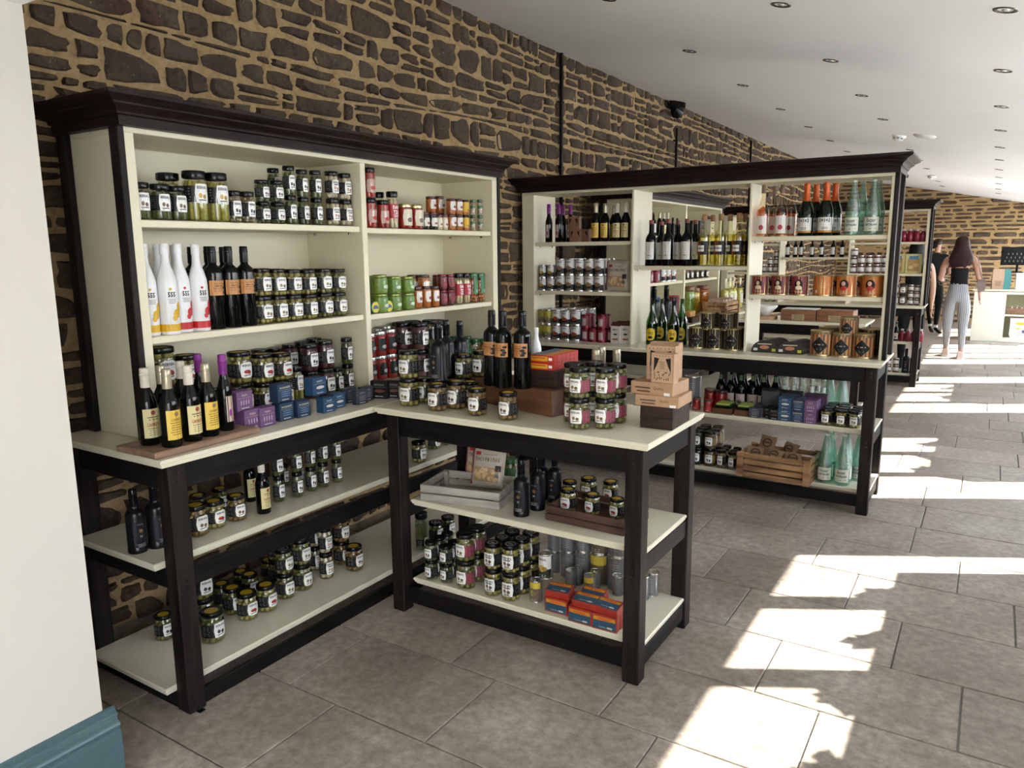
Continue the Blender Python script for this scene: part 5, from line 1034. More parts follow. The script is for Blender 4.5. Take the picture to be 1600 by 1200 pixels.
row('beside the soda bottles', [('vichy', 'green water bottle', 1290, 626, 575), ('vichy', 'green water bottle', 1301, 628, 578)], 0, ZM3, 1, 4.66)
row('middle shelf front, stacked boxes', [('box_grey', 'grey sardine box', 1183, 654, 637, 1, 5), ('box_black', 'black crab box', 1203, 656, 638, 1, 3), ('box_blue', 'blue tuna box', 1223.5, 660, 641.5, 2, 1), ('box_navy', 'navy lobster box', 1244, 662, 644, 2, 1), ('box_purple', 'purple octopus box', 1265, 664, 646, 2, 1), ('olive', 'olive jar', 1289.5, 665, 637, 1, 3), ('olive', 'olive jar', 1312.5, 668, 639, 1, 3), ('olive', 'olive jar', 1334, 670, 641, 1, 2)], 0, ZM3)
row('middle shelf of '+D3+', standing cards', [('box_sheet', 'dark card box', 1212, 632, 607), ('box_sheet', 'dark card box', 1240, 634, 610), ('box_plum', 'plum card box', 1275, 636, 614)], 0, ZM3, 1, 4.53)
for i, u in enumerate((1129, 1160)):
    p = at(u, 648+3*i, 2, ZM3); o = empty('tray', (p.x-.01+.015*i, p.y+.015, ZM3+.0006), 0, 'small brown wooden tray of flat green tins, %s one' % ('left', 'right')[i], 'tray', 'trays of green tins')
    for (a, b, c, d) in ((-.062, .062, 0, .008), (-.062, .062, .182, .19), (-.062, -.054, .008, .182), (.054, .062, .008, .182)): MB().bbox(a, b, c, d, 0, .038, .001).obj('side_board', RW, o)
    MB().bbox(-.054, .054, .008, .182, 0, .006, .001).obj('bottom_board', RW, o)
    for q in range(4):
        tn = empty('tin', (p.x-.01+.015*i, p.y+.049+q*.034, ZM3+.040), 0, 'flat yellow green fish tin, %s from front in the %s wooden tray' % (ORD[q], ('left', 'right')[i]), 'tin', 'flat green fish tins')
        tn.rotation_euler = (-.55, 0, 0); MB().loops([rect(-.048, .048, -.028, .028, z_, o_) for z_, o_ in ((0, -.004), (.004, 0), (.018, 0), (.020, -.003))]).obj('can_body', P((.02, .06, .03), .3), tn); MB().box(-.044, .044, -.024, .024, .020, .0206).box(-.044, .044, -.0286, -.0282, .004, .016).obj('print', P((.36, .38, .06), .4), tn)
row('bottom shelf of '+D3, [('pate_dark', 'dark pate jar', 1089, 727, 700.5, 2, 2), ('pate_cream', 'cream label pate jar', 1107.5, 731, 704, 2, 2), ('garlic_dark', 'small olive jar', 1125.5, 733, 702, 1, 2), ('garlic_dark', 'small olive jar', 1142.5, 735, 705, 1, 2)], 0, ZB3)
OAK = wood('burnt_pine_slats', (.05, .020, .008), (.46, .26, .12), .6, axis=0, grain=14)
cc = at(1151, 742.5, 2, ZB3); cr_ = crate(cc.x+.006, cc.y, ZB3, -.04, .435, .28, .155, OAK, 'large burnt pine slatted crate full of brown paper bags', ns=4, posts=True, pm=OAK)
BAGP = P((.20, .115, .06), .8, var=.12, sc=20)
rb_ = random.Random(12)
for i, (dx, dy, dz, a, tl) in enumerate(((.085, .10, .125, .3, -.8), (.205, .07, .135, -.25, -.9), (.32, .08, .125, .2, -.9), (.13, .22, .17, -.1, -.5), (.27, .20, .15, -.4, -.7))):
    o = empty('paper_bag', (cc.x+dx, cc.y+dy, ZB3+dz), 0, 'crumpled brown paper bag in the pine crate, %s' % ('at the left', 'front centre with round stamp', 'right of centre', 'on top at the back', 'far right')[i], 'bag', 'brown paper bags'); o.rotation_euler = (tl, .1, a)
    mb = MB(); n = 6; v_ = []
    for s_ in (0, 1):
        for jj in range(n+1):
            for ii in range(n+1):
                x_, y_ = ii/n*2-1, jj/n*2-1; e = (1-x_**4)*(1-y_**4); v_.append((x_*.05+rb_.uniform(-.002, .002), (1 if s_ else -1)*(.002+.008*e)+rb_.uniform(-.004, .004)*e, y_*.06+rb_.uniform(-.002, .002)))
    st = (n+1)**2; f_ = []
    for s_ in (0, 1):
        for jj in range(n):
            for ii in range(n): q = (s_*st+jj*(n+1)+ii, s_*st+jj*(n+1)+ii+1, s_*st+(jj+1)*(n+1)+ii+1, s_*st+(jj+1)*(n+1)+ii); f_.append(q if not s_ else q[::-1])
    mk('paper', v_, f_, BAGP, o, smooth=25)
    part(o, 'round_stamp', MB().lathe([(.030, 0), (.027, .0004), (.024, .0004), (.022, 0)], 20, T=Matrix.Translation((0, -.0145, .01)) @ Matrix.Rotation(PI/2, 4, 'X')).box(-.018, .018, -.0150, -.0146, .006, .014).mesh(P((.05, .03, .02), .8)))
row('bottom right of '+D3, [('vichy', 'green water bottle', 1287.5, 755.5, 675, 1, 2), ('vichy', 'green water bottle', 1315, 760, 677, 1, 2), ('vichy', 'green water bottle', 1336, 752, 676, 1, 1)], 0, ZB3)

# ------------------------------------------------------------------ second wall dresser and its table, seen through
D5 = 'second wall dresser'
for sh, where in ((1.69, 'top left shelf of '+D5),):
    row(where, [('red_wine', 'red topped wine bottle', 1004, 369, 332), ('red_wine', 'red topped wine bottle', 1012, 369, 332), ('red_wine', 'red topped wine bottle', 1021, 369, 332), ('vinegar_gold', 'gold topped bottle', 1030, 369, 332), ('vinegar_white', 'white topped bottle', 1037, 369, 333), ('vinegar_white', 'white topped bottle', 1043, 369, 333), ('oil_black', 'dark glass bottle', 1051, 369, 340), ('oil_black', 'dark glass bottle', 1058, 369, 341)], R9, sh, 0, .37)
row('top right shelf of '+D5, [('box_black', 'black coffee pack', 1083, 370, 345), ('box_black', 'black coffee pack', 1094, 370, 345), ('box_milk', 'white carton', 1106, 371, 343)], R9, 1.685, 0, .37)
row('second left shelf of '+D5, [('tin_wine', 'small pink tin', 1014, 442, 424), ('tin_wine', 'small pink tin', 1024, 441, 423), ('can_red', 'small white tin', 1034, 441, 421), ('can_red', 'small white tin', 1042, 440, 421), ('can_red', 'small white tin', 1050, 439, 420)], R9, 1.285, 0, .37)
row('second right shelf of '+D5, [('brown_sauce', 'small dark jar', 1072, 436, 422), ('brown_sauce', 'small dark jar', 1079, 435, 421), ('brown_sauce', 'small dark jar', 1087, 435, 421), ('brown_sauce', 'small dark jar', 1095, 434, 420), ('brown_sauce', 'small dark jar', 1103, 433, 420)], R9, 1.281, 0, .37)
CLB = P((.02, .12, .35), .35); CLR = P((.30, .015, .03), .35)
can('canister_blue', .16, .09, (.02, .018, .02), [], CLB, nm='canister'); can('canister_red', .16, .09, (.02, .018, .02), [], CLR, nm='canister')
row('worktop of '+D5, [('oil_black', 'dark bottle', 1014, 480, 448), ('oil_black', 'dark bottle', 1022, 478, 447), ('oil_black', 'dark bottle', 1030, 476, 446), ('canister_blue', 'blue lidded canister', 1029, 492, 465), ('canister_red', 'red lidded canister', 1049, 489, 462)], R9, ZT, 0, .52)
jar('jar_green', .12, .062, 'green', [], lid=P((.2, .08, .03), .4)); jar('jar_yellow', .12, .062, 'yellow', [], lid=P((.2, .08, .03), .4)); jar('jar_orange', .14, .07, 'orange', [], lid=P((.2, .06, .03), .4))
row('back of worktop, '+D5, [('jar_green', 'green jar', 1075, 470, 448), ('jar_yellow', 'yellow jar', 1084, 468, 450), ('jar_orange', 'large orange jar', 1098, 467, 446)], R9, ZT, 0, .30)
row('worktop end of '+D5, [('limoncello', 'yellow liqueur bottle', 1132, 472, 436), ('limoncello', 'yellow liqueur bottle', 1139, 475, 434), ('limoncello', 'yellow liqueur bottle', 1145, 472, 433), ('limoncello', 'yellow liqueur bottle', 1155, 478, 434)], R9, ZT, 0, .53)
cq = at(1075, 492, 0, .62); w2 = crate(.70, 6.95, ZT, R9, .46, .22, .13, OAK, 'wooden crate of wrapped sausages on the second wall dresser', ns=3, posts=True, pm=OAK)
for i in range(7):
    o = empty('wrapped_sausage', (.59+.006*(i % 2), 7.00+i*.054, ZT+.135), 0, 'paper wrapped sausage in the wooden crate, %s along' % ORD[i], 'sausage', 'wrapped sausages'); MB().lathe([(0, -.085), (.022, -.075), (.026, 0), (.022, .075), (0, .085)], 8, T=Matrix.Rotation(PI/2, 4, 'Y')).obj('wrapping', P((.45, .30, .22), .6, var=.4, sc=60), o, smooth=60)
p = at(1076, 496, 0, .60); o = empty('gift_tray', (.60, p.y+.03, ZT+.0006), R9, 'dark tray with an orange and white card on the second dresser', 'tray'); MB().bbox(-.10, .10, -.06, .06, 0, .05, .003).obj('tray_body', DKW, o); MB().bbox(-.07, .06, -.03, .03, .05, .10, .003).obj('card_pack', P((.55, .26, .06), .5, var=.5, sc=12), o)
for i, x in enumerate((1.27, 1.585)):
    o = empty('wine_box', (x, 6.76, ZT+.0006), -.03, 'long reddish wooden wine box on the rear table, %s one' % ('left', 'right')[i], 'box', 'wooden wine boxes')
    MB().bbox(0, .305, 0, .22, 0, .10, .002).obj('box_body', wood('wine_box_wood', (.13, .05, .025), (.30, .14, .07), .5, axis=0, grain=20), o); part(o, 'label_card', LB(None, 0).patch((.42, .32, .17), .10, .21, .005, .055, .0008).lines((.08, .05, .03), .11, .20, .045, 3, .012, .004, .0016).mesh())
o = tag(MB().bbox(0, .30, 0, .20, 0, .004, .001).obj('paper_sheet', WHITEP), 'white sheet of paper lying on the left wooden wine box', 'paper'); o.location = (1.28, 6.77, ZT+.1012)
o = empty('bowl', (1.10, 6.85, ZT+.0306), 0, 'large white china bowl on a wooden round on the rear table', 'bowl'); MB().lathe([(0, .004), (.04, 0), (.07, .03), (.115, .08), (.12, .095), (.114, .095), (.066, .035), (0, .012)], 24).obj('bowl_body', WHITEP, o, smooth=50)
o = tag(MB().lathe([(0, 0), (.12, 0), (.12, .028), (0, .028)], 24).obj('wooden_round', KR, smooth=30), 'pale wooden round under the white bowl', 'board'); o.location = (1.10, 6.85, ZT+.0006)
rr = random.Random(8)
for i in range(7):
    x = 1.0+i*.12; o = empty('cup', (x, 6.80, ZM+.0006), 0, 'small cup on the shelf below the white bowl, %s along' % ORD[i], 'cup', 'cups on the rear table shelf')
    MB().lathe([(0, 0), (.025, 0), (.035, .07), (.032, .07), (.022, .006), (0, .006)], 16).obj('cup_body', P(rr.choice([(.55, .55, .53), (.25, .05, .05), (.3, .3, .3)]), .3), o, smooth=50)

# ------------------------------------------------------------------ farthest open dresser
D6 = 'farthest dresser'; Y6 = 9.31
row('middle shelf of '+D6, [('red_wine', 'dark bottle', 1231, 401, 372), ('red_wine', 'dark bottle', 1243, 401, 372), ('red_wine', 'dark bottle', 1252, 401, 372), ('red_wine', 'white labelled bottle', 1269, 401, 372), ('red_wine', 'white labelled bottle', 1284, 401, 372), ('red_wine', 'white labelled bottle', 1302, 401, 372), ('red_wine', 'white labelled bottle', 1316, 401, 372)], 0, 1.464, 1, Y6)
row('second right shelf of '+D6, [('preserve', 'small preserve jar', 1333, 425, 414, 3), ('preserve', 'small preserve jar', 1344.5, 425, 413, 2), ('preserve', 'small preserve jar', 1356, 425, 413, 2), ('preserve', 'small preserve jar', 1367.5, 425, 413, 2), ('preserve', 'small preserve jar', 1378, 425, 413, 2)], 0, 1.276, 1, Y6)
row('top right shelf of '+D6, [('small_red', 'small red bottle', 1409, 377, 358), ('small_red', 'small red bottle', 1415, 377, 358), ('small_red', 'small red bottle', 1421, 377, 358), ('small_red', 'small red bottle', 1427, 377, 358), ('small_red', 'small red bottle', 1433, 377, 358), ('small_red', 'small red bottle', 1444, 377, 358)], 0, 1.632, 1, Y6)
carton('yellow_pack', .20, .09, .26, (.50, .44, .18), LB(None, -.045).patch((.36, .20, .06), -.07, .07, .03, .20, .0006).patch((.03, .16, .28), -.055, .055, .19, .235, .001).patch((.55, .42, .20), -.06, .0, .06, .11, .0012, 2.).patch((.50, .33, .12), -.01, .07, .09, .14, .0012, 2.), cat='pack', nm='snack_pack')
row('second right shelf of '+D6+', at the end', [('yellow_pack', 'large yellow snack pack', 1400, 425, 397), ('yellow_pack', 'large yellow snack pack', 1427, 425, 397)], 0, 1.276, 1, Y6)
row('worktop of '+D6, [('preserve', 'glass preserve jar', 1397, 478, 460, 2), ('pate_cream', 'cream labelled jar', 1409, 478, 460, 2), ('preserve', 'glass preserve jar', 1422, 478, 466, 3), ('preserve', 'glass preserve jar', 1432, 478, 466.5, 3)], 0, ZT, 1, Y6)
row('middle shelf under '+D6, [('swing_top', 'dark bottle', 1402, 535, 502), ('small_red', 'red bottle', 1412, 536, 514), ('small_red', 'red bottle', 1419, 536, 514), ('small_red', 'red bottle', 1427, 536, 514), ('small_red', 'red bottle', 1434, 536, 514)], 0, ZM, 1, 9.28)
row('bottom shelf under '+D6, [('preserve', 'small jam jar', 1388, 583, 570, 2), ('preserve', 'small jam jar', 1399, 583, 570, 2), ('oil_black', 'dark oil bottle', 1417, 585, 545), ('oil_black', 'dark oil bottle', 1426, 583, 547)], 0, ZB, 1, 9.27)
row('worktop of '+D6+', left part', [('preserve', 'dark jam jar', 1198, 478, 464, 2), ('preserve', 'dark jam jar', 1208, 478, 464, 3)], 0, ZT, 1, Y6)
row('left bay of '+D6, [('preserve', 'dark jam jar', 1193, 425, 414, 1), ('preserve', 'dark jam jar', 1203, 425, 414, 2), ('preserve', 'dark jam jar', 1212, 425, 414, 3)], 0, 1.28, 1, Y6)
relax()
# ------------------------------------------------------------------ sales counter at the far end
CTR = P((.66, .64, .52), .5, var=.02, sc=3)
ct = empty('sales_counter', (2.66, 14.5, 0), 0, 'cream sales counter with open niches at the far end of the room', 'counter')
MB().bbox(0, .44, 0, .70, 0, .83, .004).obj('front_panel', CTR, ct)
MB().bbox(.44, .46, 0, .70, .06, .83, .002).obj('upright', CTR, ct); MB().bbox(1.30, 1.32, 0, .70, 0, .83, .002).obj('upright', CTR, ct)
MB().bbox(.44, 1.32, 0, .70, 0, .06, .002).obj('plinth', CTR, ct); MB().bbox(.46, 1.30, .02, .68, .43, .455, .002).obj('shelf', CTR, ct); MB().bbox(.46, 1.30, .66, .70, .06, .81, .002).obj('back_panel', P((.42, .40, .24), .6), ct)
MB().bbox(.46, 1.30, 0, .70, .79, .83, .002).obj('rail', CTR, ct)
slab('worktop', -.03, 1.6, -.03, .75, .868, ct)
up = empty('till_unit', (3.23, 14.75, .869), 0, 'raised white box unit standing on the sales counter', 'counter'); MB().bbox(0, .9, 0, .40, 0, .24, .004).obj('unit_body', WHITEP, up); MB().bbox(-.01, .91, -.01, .41, .24, .262, .003).obj('unit_top', WHITEP, up)
bg_ = empty('paper_bag', (2.90, 14.62, .8686), .12, 'brown kraft carrier bag with a teal side on the sales counter', 'bag')
MB().loops([rect(0, .26, 0, .12, 0, 0), rect(-.004, .264, -.004, .124, .16, 0), rect(.004, .256, .035, .085, .33, 0)]).obj('bag_body', P((.36, .235, .15), .7), bg_)
part(bg_, 'teal_side', MB().add([(.2605, -.001, 0), (.2605, .121, 0), (.2655, .125, .16), (.2575, .086, .33), (.2575, .034, .33), (.2655, -.005, .16)], [(0, 1, 2, 5), (5, 2, 3, 4)]).add([(.16, -.0015, 0), (.2605, -.0015, 0), (.265, -.0055, .16), (.165, -.0055, .16), (.257, .0335, .33), (.17, .0335, .33)], [(0, 1, 2, 3), (3, 2, 4, 5)]).mesh(P((.03, .17, .16), .6)))
part(bg_, 'printed_mark', LB(None, -.0055).lines((.08, .05, .03), .03, .13, .13, 4, .022, .007).mesh())
o = empty('till_screen', (3.23, 14.95, 1.1316), -.1, 'black till screen on a stand above the sales counter', 'screen')
MB().bbox(-.10, .10, -.06, .06, 0, .015, .003).obj('stand_base', BLACKP, o); MB().bbox(-.018, .018, -.0, .03, .015, .16, .003).obj('stand_post', BLACKP, o)
MB().bbox(-.24, .30, -.025, .0, .13, .43, .004).obj('screen_body', P((.018, .022, .024), .25), o); MB().box(-.22, .28, -.0262, -.0255, .15, .41).obj('screen_glass', P((.03, .035, .038), .1), o)
m = MB(); 
for k in range(22): m.box(-.18+.02*k, -.17+.02*k, -.0275, -.0265, .18+.06*((k*7) % 3), .21+.06*((k*7) % 3))
m.obj('cable_knots', P((.25, .25, .25), .5), o, kind='stuff')
def counter_small(lab, x, z, kind_):
    pass
o = empty('basket', (3.14, 14.56, .4562), 0, 'brown wicker basket of wrapped cakes in the upper niche of the counter', 'basket')
MB().loops([rect(0, .36, 0, .20, 0, -.02), rect(0, .36, 0, .20, .10, 0), rect(.01, .35, .01, .19, .10, 0), rect(.01, .35, .01, .19, .02, -.02)], True, True).obj('basket_body', wood('wicker', (.10, .05, .03), (.26, .15, .09), .7, axis=1, grain=60), o)
for i in range(4):
    w_ = empty('wrapped_cake', (3.215+i*.07, 14.66, .478), 0, 'clear bagged cake with a white tie in the wicker basket, %s along' % ORD[i], 'cake', 'wrapped cakes in the basket')
    MB().lathe([(0, 0), (.030, .01), (.034, .05), (.022, .075), (.006, .085), (.016, .12), (0, .10)], 10).obj('wrapping', P((.42, .30, .24), .3, var=.5, sc=50), w_, smooth=50); MB().lathe([(.008, .080), (.010, .085), (.008, .092)], 8).obj('tie', WHITEP, w_)
o = empty('snack_bag', (3.36, 14.62, .0606), 0, 'large white printed sack in the lower niche of the counter', 'bag')
MB().loops([rect(-.15, .15, 0, .12, 0, -.02), rect(-.15, .15, 0, .12, .05, .0), rect(-.15, .15, 0, .12, .25, -.005), rect(-.15, .15, .05, .07, .33, .0)]).obj('sack_body', P((.72, .72, .74), .5), o, smooth=30)
t = LB(None, -.003); t.patch((.60, .48, .02), -.08, .08, .22, .265, .001, 2.).patch((.5, .45, .1), -.07, .0, .14, .18, .001, 2.).patch((.10, .10, .14), .02, .08, .09, .14, .001, 2.).lines((.3, .3, .4), -.08, .08, .09, 2, .03, .008); part(o, 'front_print', t.mesh())

# ------------------------------------------------------------------ leafy window displays (they break up the sun on the floor)
LEAFM = P((.06, .13, .04), .5, var=.3, sc=8)
for i, (ya, yb) in enumerate(((1.02, 4.28), (6.16, 7.45), (9.2, 10.45))):
    o = empty('window_shelf', (4.04, ya, 0), 0, 'solid backed wooden display shelf before the window, %s along the room' % ORD[i], 'shelf'); L_ = yb-ya
    MB().box(.27, .29, 0, L_, 0, 1.30).obj('back_panel', BLACKW, o)
    for z in (.08, .45, .85, 1.28): MB().bbox(0, .27, 0, L_, z, z+.025, .003).obj('shelf', CREAM, o)
    for y in (0, L_/2, L_-.03): MB().bbox(0, .27, y, y+.03, 0, 1.28, .003).obj('upright', BLACKWZ, o)
    n = max(2, int(L_/.42))
    for k in range(n):
        p_ = empty('potted_plant', (4.17, ya+(k+.5)*L_/n, 1.3056), 0, 'leafy potted plant on the window shelf, %s pot, %s shelf along the room' % (ORD[k], ORD[i]), 'plant', 'potted plants before the windows')
        MB().lathe([(0, 0), (.05, 0), (.07, .10), (.064, .10), (.05, .02), (0, .02)], 14).obj('pot', P((.30, .13, .07), .7), p_, smooth=40)
        MB().lathe([(0, .085), (.062, .085)], 12).obj('soil', P((.03, .02, .012), .9), p_)
        mb = MB()
        for q in range(26):
            a = rt.uniform(0, 2*PI); el = rt.uniform(.1, 1.2); l = rt.uniform(.08, .17); w = l*.28
            d = Vector((math.cos(a)*math.cos(el)*.6, math.sin(a)*math.cos(el), math.sin(el))); s_ = d.cross(Vector((0, 0, 1))).normalized()*w; b_ = Vector((0, 0, .09)); tip = b_+d*l+Vector((0, 0, -.02)); mid = b_+d*l*.5+Vector((0, 0, .01))
            mb.add([b_, mid-s_, tip, mid+s_, mid-Vector((0, 0, .006))], [(0, 1, 4), (1, 2, 4), (2, 3, 4), (3, 0, 4)])
        mb.obj('leaves', LEAFM, p_, kind='stuff')

# ------------------------------------------------------------------ people
SKIN = P((.52, .29, .20), .5, var=.04, sc=12); SKIN2 = P((.48, .25, .18), .5, var=.04, sc=12); CLOTH = P((.010, .011, .012), .8); SHOE = P((.68, .58, .55), .6)
HAIRM = wood('dark_hair', (.012, .006, .006), (.05, .022, .020), .45, axis=2, grain=60, bs=.6)
def ribmat():
    m, t, b = _mat('ribbed_grey_knit'); g = N(t, 'ShaderNodeTexCoord'); w = N(t, 'ShaderNodeTexWave'); w.wave_type = 'BANDS'; w.bands_direction = 'X'; w.inputs['Scale'].default_value = 13; w.inputs['Distortion'].default_value = .6
    t.links.new(g.outputs['Object'], w.inputs['Vector']); t.links.new(ramp(t, w.outputs['Fac'], [(.25, (.23, .235, .25)), (.7, (.40, .405, .42))]), b.inputs['Base Color']); b.inputs['Roughness'].default_value = .9; bump(t, b, w.outputs['Fac'], .5, .004); return m
RIB = ribmat()
def body(root, J, E, mats, pick, name='body', lv=2):
    """J: joint -> (x, y, z, rx, ry); E: bone list; grown into one continuous skin"""
    keys = list(J); me = bpy.data.meshes.new(name); me.from_pydata([J[k][:3] for k in keys], [(keys.index(a), keys.index(b)) for a, b in E], [])
    o = bpy.data.objects.new(name, me); COL.objects.link(o); o.parent = root
    m = o.modifiers.new('s', 'SKIN'); m.use_smooth_shade = True; m.branch_smoothing = .6
    if not me.skin_vertices: 
        bpy.context.view_layer.objects.active = o
    sv = me.skin_vertices[0].data if me.skin_vertices else None
    if sv is None:
        bpy.context.view_layer.update()
    sv = me.skin_vertices[0].data
    for i, k in enumerate(keys): sv[i].radius = J[k][3:5]; sv[i].use_root = (k == 'pelvis')
    s2 = o.modifiers.new('d', 'SUBSURF'); s2.levels = lv; s2.render_levels = lv
    dg = bpy.context.evaluated_depsgraph_get(); dg.update(); nm = bpy.data.meshes.new_from_object(o.evaluated_get(dg)); o.modifiers.clear(); o.data = nm; nm.name = name
    nm.materials.clear()
    for q in mats: nm.materials.append(q)
    for p in nm.polygons: p.material_index = pick(p.center); p.use_smooth = True
    return o
def hand(J, E, wrist, side, dirv, palm, pre, curl=.3):
    """palm and five separate fingers grown from a wrist joint"""
    w = Vector(J[wrist][:3]); d = Vector(dirv).normalized(); s = Vector(palm).normalized(); n = d.cross(s).normalized()
    J[pre+'palm'] = (*(w+d*.055), .030, .016); E.append((wrist, pre+'palm'))
    for i, (off, l) in enumerate(((-.026, .062), (-.009, .072), (.009, .068), (.024, .052))):
        a = w+d*.085+s*off; b = a+d*l*.55+n*curl*.02; c = b+d*l*.45*(1-curl)+n*curl*.03
        for nm_, q, r in (('a', a, .0095), ('b', b, .0085), ('c', c, .0065)): J['%sf%d%s' % (pre, i, nm_)] = (*q, r, r)
        E += [(pre+'palm', '%sf%da' % (pre, i)), ('%sf%da' % (pre, i), '%sf%db' % (pre, i)), ('%sf%db' % (pre, i), '%sf%dc' % (pre, i))]
    a = w+d*.035-s*.040+n*.008; b = a+d*.04-s*.012; J[pre+'t1'] = (*a, .011, .010); J[pre+'t2'] = (*b, .008, .008); E += [(pre+'palm', pre+'t1'), (pre+'t1', pre+'t2')]
def skeleton(H=1.0, hip=.155, wst=.115, yaw=0, arms=None, legs=None, lean=0.):
    J = dict(pelvis=(0, 0, .95, hip, .115), waist=(0, .0, 1.10, wst, .088), chest=(0, lean*.4, 1.27, .145, .100), upper=(0, lean*.6, 1.385, .130, .075), neck=(0, lean*.7, 1.47, .050, .050), neck2=(0, lean*.8, 1.52, .046, .048), head=(0, lean+.0, 1.60, .070, .082), crown=(0, lean, 1.665, .060, .070))
    E = [('pelvis', 'waist'), ('waist', 'chest'), ('chest', 'upper'), ('upper', 'neck'), ('neck', 'neck2'), ('neck2', 'head'), ('head', 'crown')]
    for s, nme in ((-1, 'l'), (1, 'r')):
        lg = legs[nme]; ar = arms[nme]
        J[nme+'hip'] = (s*.085, 0, .86, .098, .098); J[nme+'thigh'] = (s*.09+(lg[0][0]-s*.09)*.5, lg[0][1]*.5, .68, .082, .085); J[nme+'knee'] = (*lg[0], .056, .060); J[nme+'calf'] = ((lg[0][0]*.6+lg[1][0]*.4), (lg[0][1]*.6+lg[1][1]*.4)-.01, (lg[0][2]*.62+lg[1][2]*.38), .052, .055)
        J[nme+'ankle'] = (*lg[1], .034, .036); J[nme+'heel'] = (lg[1][0], lg[1][1]-.03, lg[1][2]-.05, .030, .028); f = lg[2]; J[nme+'ball'] = (lg[1][0]+f[0]*.12, lg[1][1]+f[1]*.12, lg[1][2]-.055, .038, .024); J[nme+'toe'] = (lg[1][0]+f[0]*.18, lg[1][1]+f[1]*.18, lg[1][2]-.062, .030, .018)
        E += [('pelvis', nme+'hip'), (nme+'hip', nme+'thigh'), (nme+'thigh', nme+'knee'), (nme+'knee', nme+'calf'), (nme+'calf', nme+'ankle'), (nme+'ankle', nme+'heel'), (nme+'ankle', nme+'ball'), (nme+'ball', nme+'toe')]
        J[nme+'sh'] = (s*.165, lean*.6, 1.405, .052, .052); J[nme+'up'] = tuple((a+b)/2 for a, b in zip((s*.175, lean*.6, 1.39), ar[0]))+(.046, .046); J[nme+'elb'] = (*ar[0], .037, .037); J[nme+'fore'] = tuple(a*.6+b*.4 for a, b in zip(ar[0], ar[1]))+(.036, .036); J[nme+'wr'] = (*ar[1], .024, .020)
        E += [('upper', nme+'sh'), (nme+'sh', nme+'up'), (nme+'up', nme+'elb'), (nme+'elb', nme+'fore'), (nme+'fore', nme+'wr')]
        hand(J, E, nme+'wr', s, [b-a for a, b in zip(ar[0], ar[1])], (0, 1, 0) if abs(ar[1][1]-ar[0][1]) < .12 else (s, 0, 0), nme)
    return J, E
def face(root, y, z, d=1):
    """eyes, nose, mouth and ears on the front of the head (front is +y when d is 1)"""
    e = MB()
    for s in (-1, 1): e.lathe([(0, -.008), (.008, -.004), (.009, .004), (0, .009)], 10, T=Matrix.Translation((s*.030, y+d*.072, z+.005)))
    e.obj('eyes', P((.45, .42, .40), .3), root, smooth=60)
    MB().loops([[(-.012, y+d*.076, z-.028), (.012, y+d*.076, z-.028), (.0, y+d*.100, z-.025)], [(-.006, y+d*.078, z+.01), (.006, y+d*.078, z+.01), (0, y+d*.084, z+.01)]]).obj('nose', SKIN2, root, smooth=60)
    MB().loops([[(-.022, y+d*.070, z-.052), (.022, y+d*.070, z-.052), (.014, y+d*.082, z-.054), (-.014, y+d*.082, z-.054)], [(-.018, y+d*.070, z-.044), (.018, y+d*.070, z-.044), (.010, y+d*.081, z-.044), (-.010, y+d*.081, z-.044)]]).obj('mouth', P((.35, .08, .07), .5), root, smooth=60)
    for s in (-1, 1): MB().lathe([(0, -.012), (.022, -.008), (.028, 0), (.018, .010), (0, .006)], 10, T=Matrix.Translation((s*.074, y, z-.01)) @ Matrix.Rotation(PI/2, 4, 'Y') @ Matrix.Scale(1.35, 4, (1, 0, 0))).obj('ear', SKIN, root, smooth=60)
# the shopper with long hair, walking away
w = empty('person', (2.50, 12.05, 0), .03, 'woman with long dark hair in a black bandeau top and grey ribbed trousers, walking away', 'person')
J, E = skeleton(hip=.165, wst=.118, arms=dict(l=((-.235, .02, 1.13), (-.205, .20, 1.10)), r=((.245, .0, 1.12), (.265, .06, .90))), legs=dict(l=((-.10, .06, .50), (-.09, .14, .085), (-.1, 1)), r=((.095, .03, .49), (.10, -.10, .085), (.1, 1))))
def pk1(c):
    if c.z < .085: return 2
    if c.z < .14 : return 0
    if c.z < 1.055 and abs(c.x) < .215 and not (abs(c.x) > .20 and c.z > .7 and abs(c.y) < .3): return 1
    if 1.055 <= c.z < 1.275 and abs(c.x) < .172: return 3
    return 0
for q_, r_ in (('pelvis', (.188, .135)), ('lhip', (.118, .118)), ('rhip', (.118, .118)), ('lthigh', (.100, .100)), ('rthigh', (.100, .100)), ('lknee', (.066, .068)), ('rknee', (.066, .068)), ('lup', (.052, .052)), ('rup', (.052, .052)), ('waist', (.130, .098)), ('chest', (.150, .108))): J[q_] = (*J[q_][:3], *r_)
b = body(w, J, E, [SKIN, RIB, SHOE, CLOTH], pk1, lv=3)
face(w, 0, 1.60)
def shoe(root, x, y, c, c2, a=0):
    T_ = Matrix.Translation((x, y, 0)) @ Matrix.Rotation(a, 4, 'Z'); q = lambda r: [T_ @ Vector(p) for p in r]
    R_ = lambda w, y0, y1, z: [(-w*.8, y0, z), (w*.8, y0, z), (w, y0+.05, z), (w, y1-.08, z), (w*.6, y1, z), (-w*.6, y1, z), (-w, y1-.08, z), (-w, y0+.05, z)]
    o = MB().loops([q(R_(.048, -.085, .185, .0)), q(R_(.050, -.088, .190, .022))]).obj('shoe_sole', c2, root, smooth=40)
    MB().loops([q(R_(.046, -.083, .182, .022)), q(R_(.044, -.080, .165, .055)), q(R_(.038, -.072, .08, .095)), q(R_(.036, -.066, .02, .115))]).obj('shoe_upper', c, root, smooth=50)
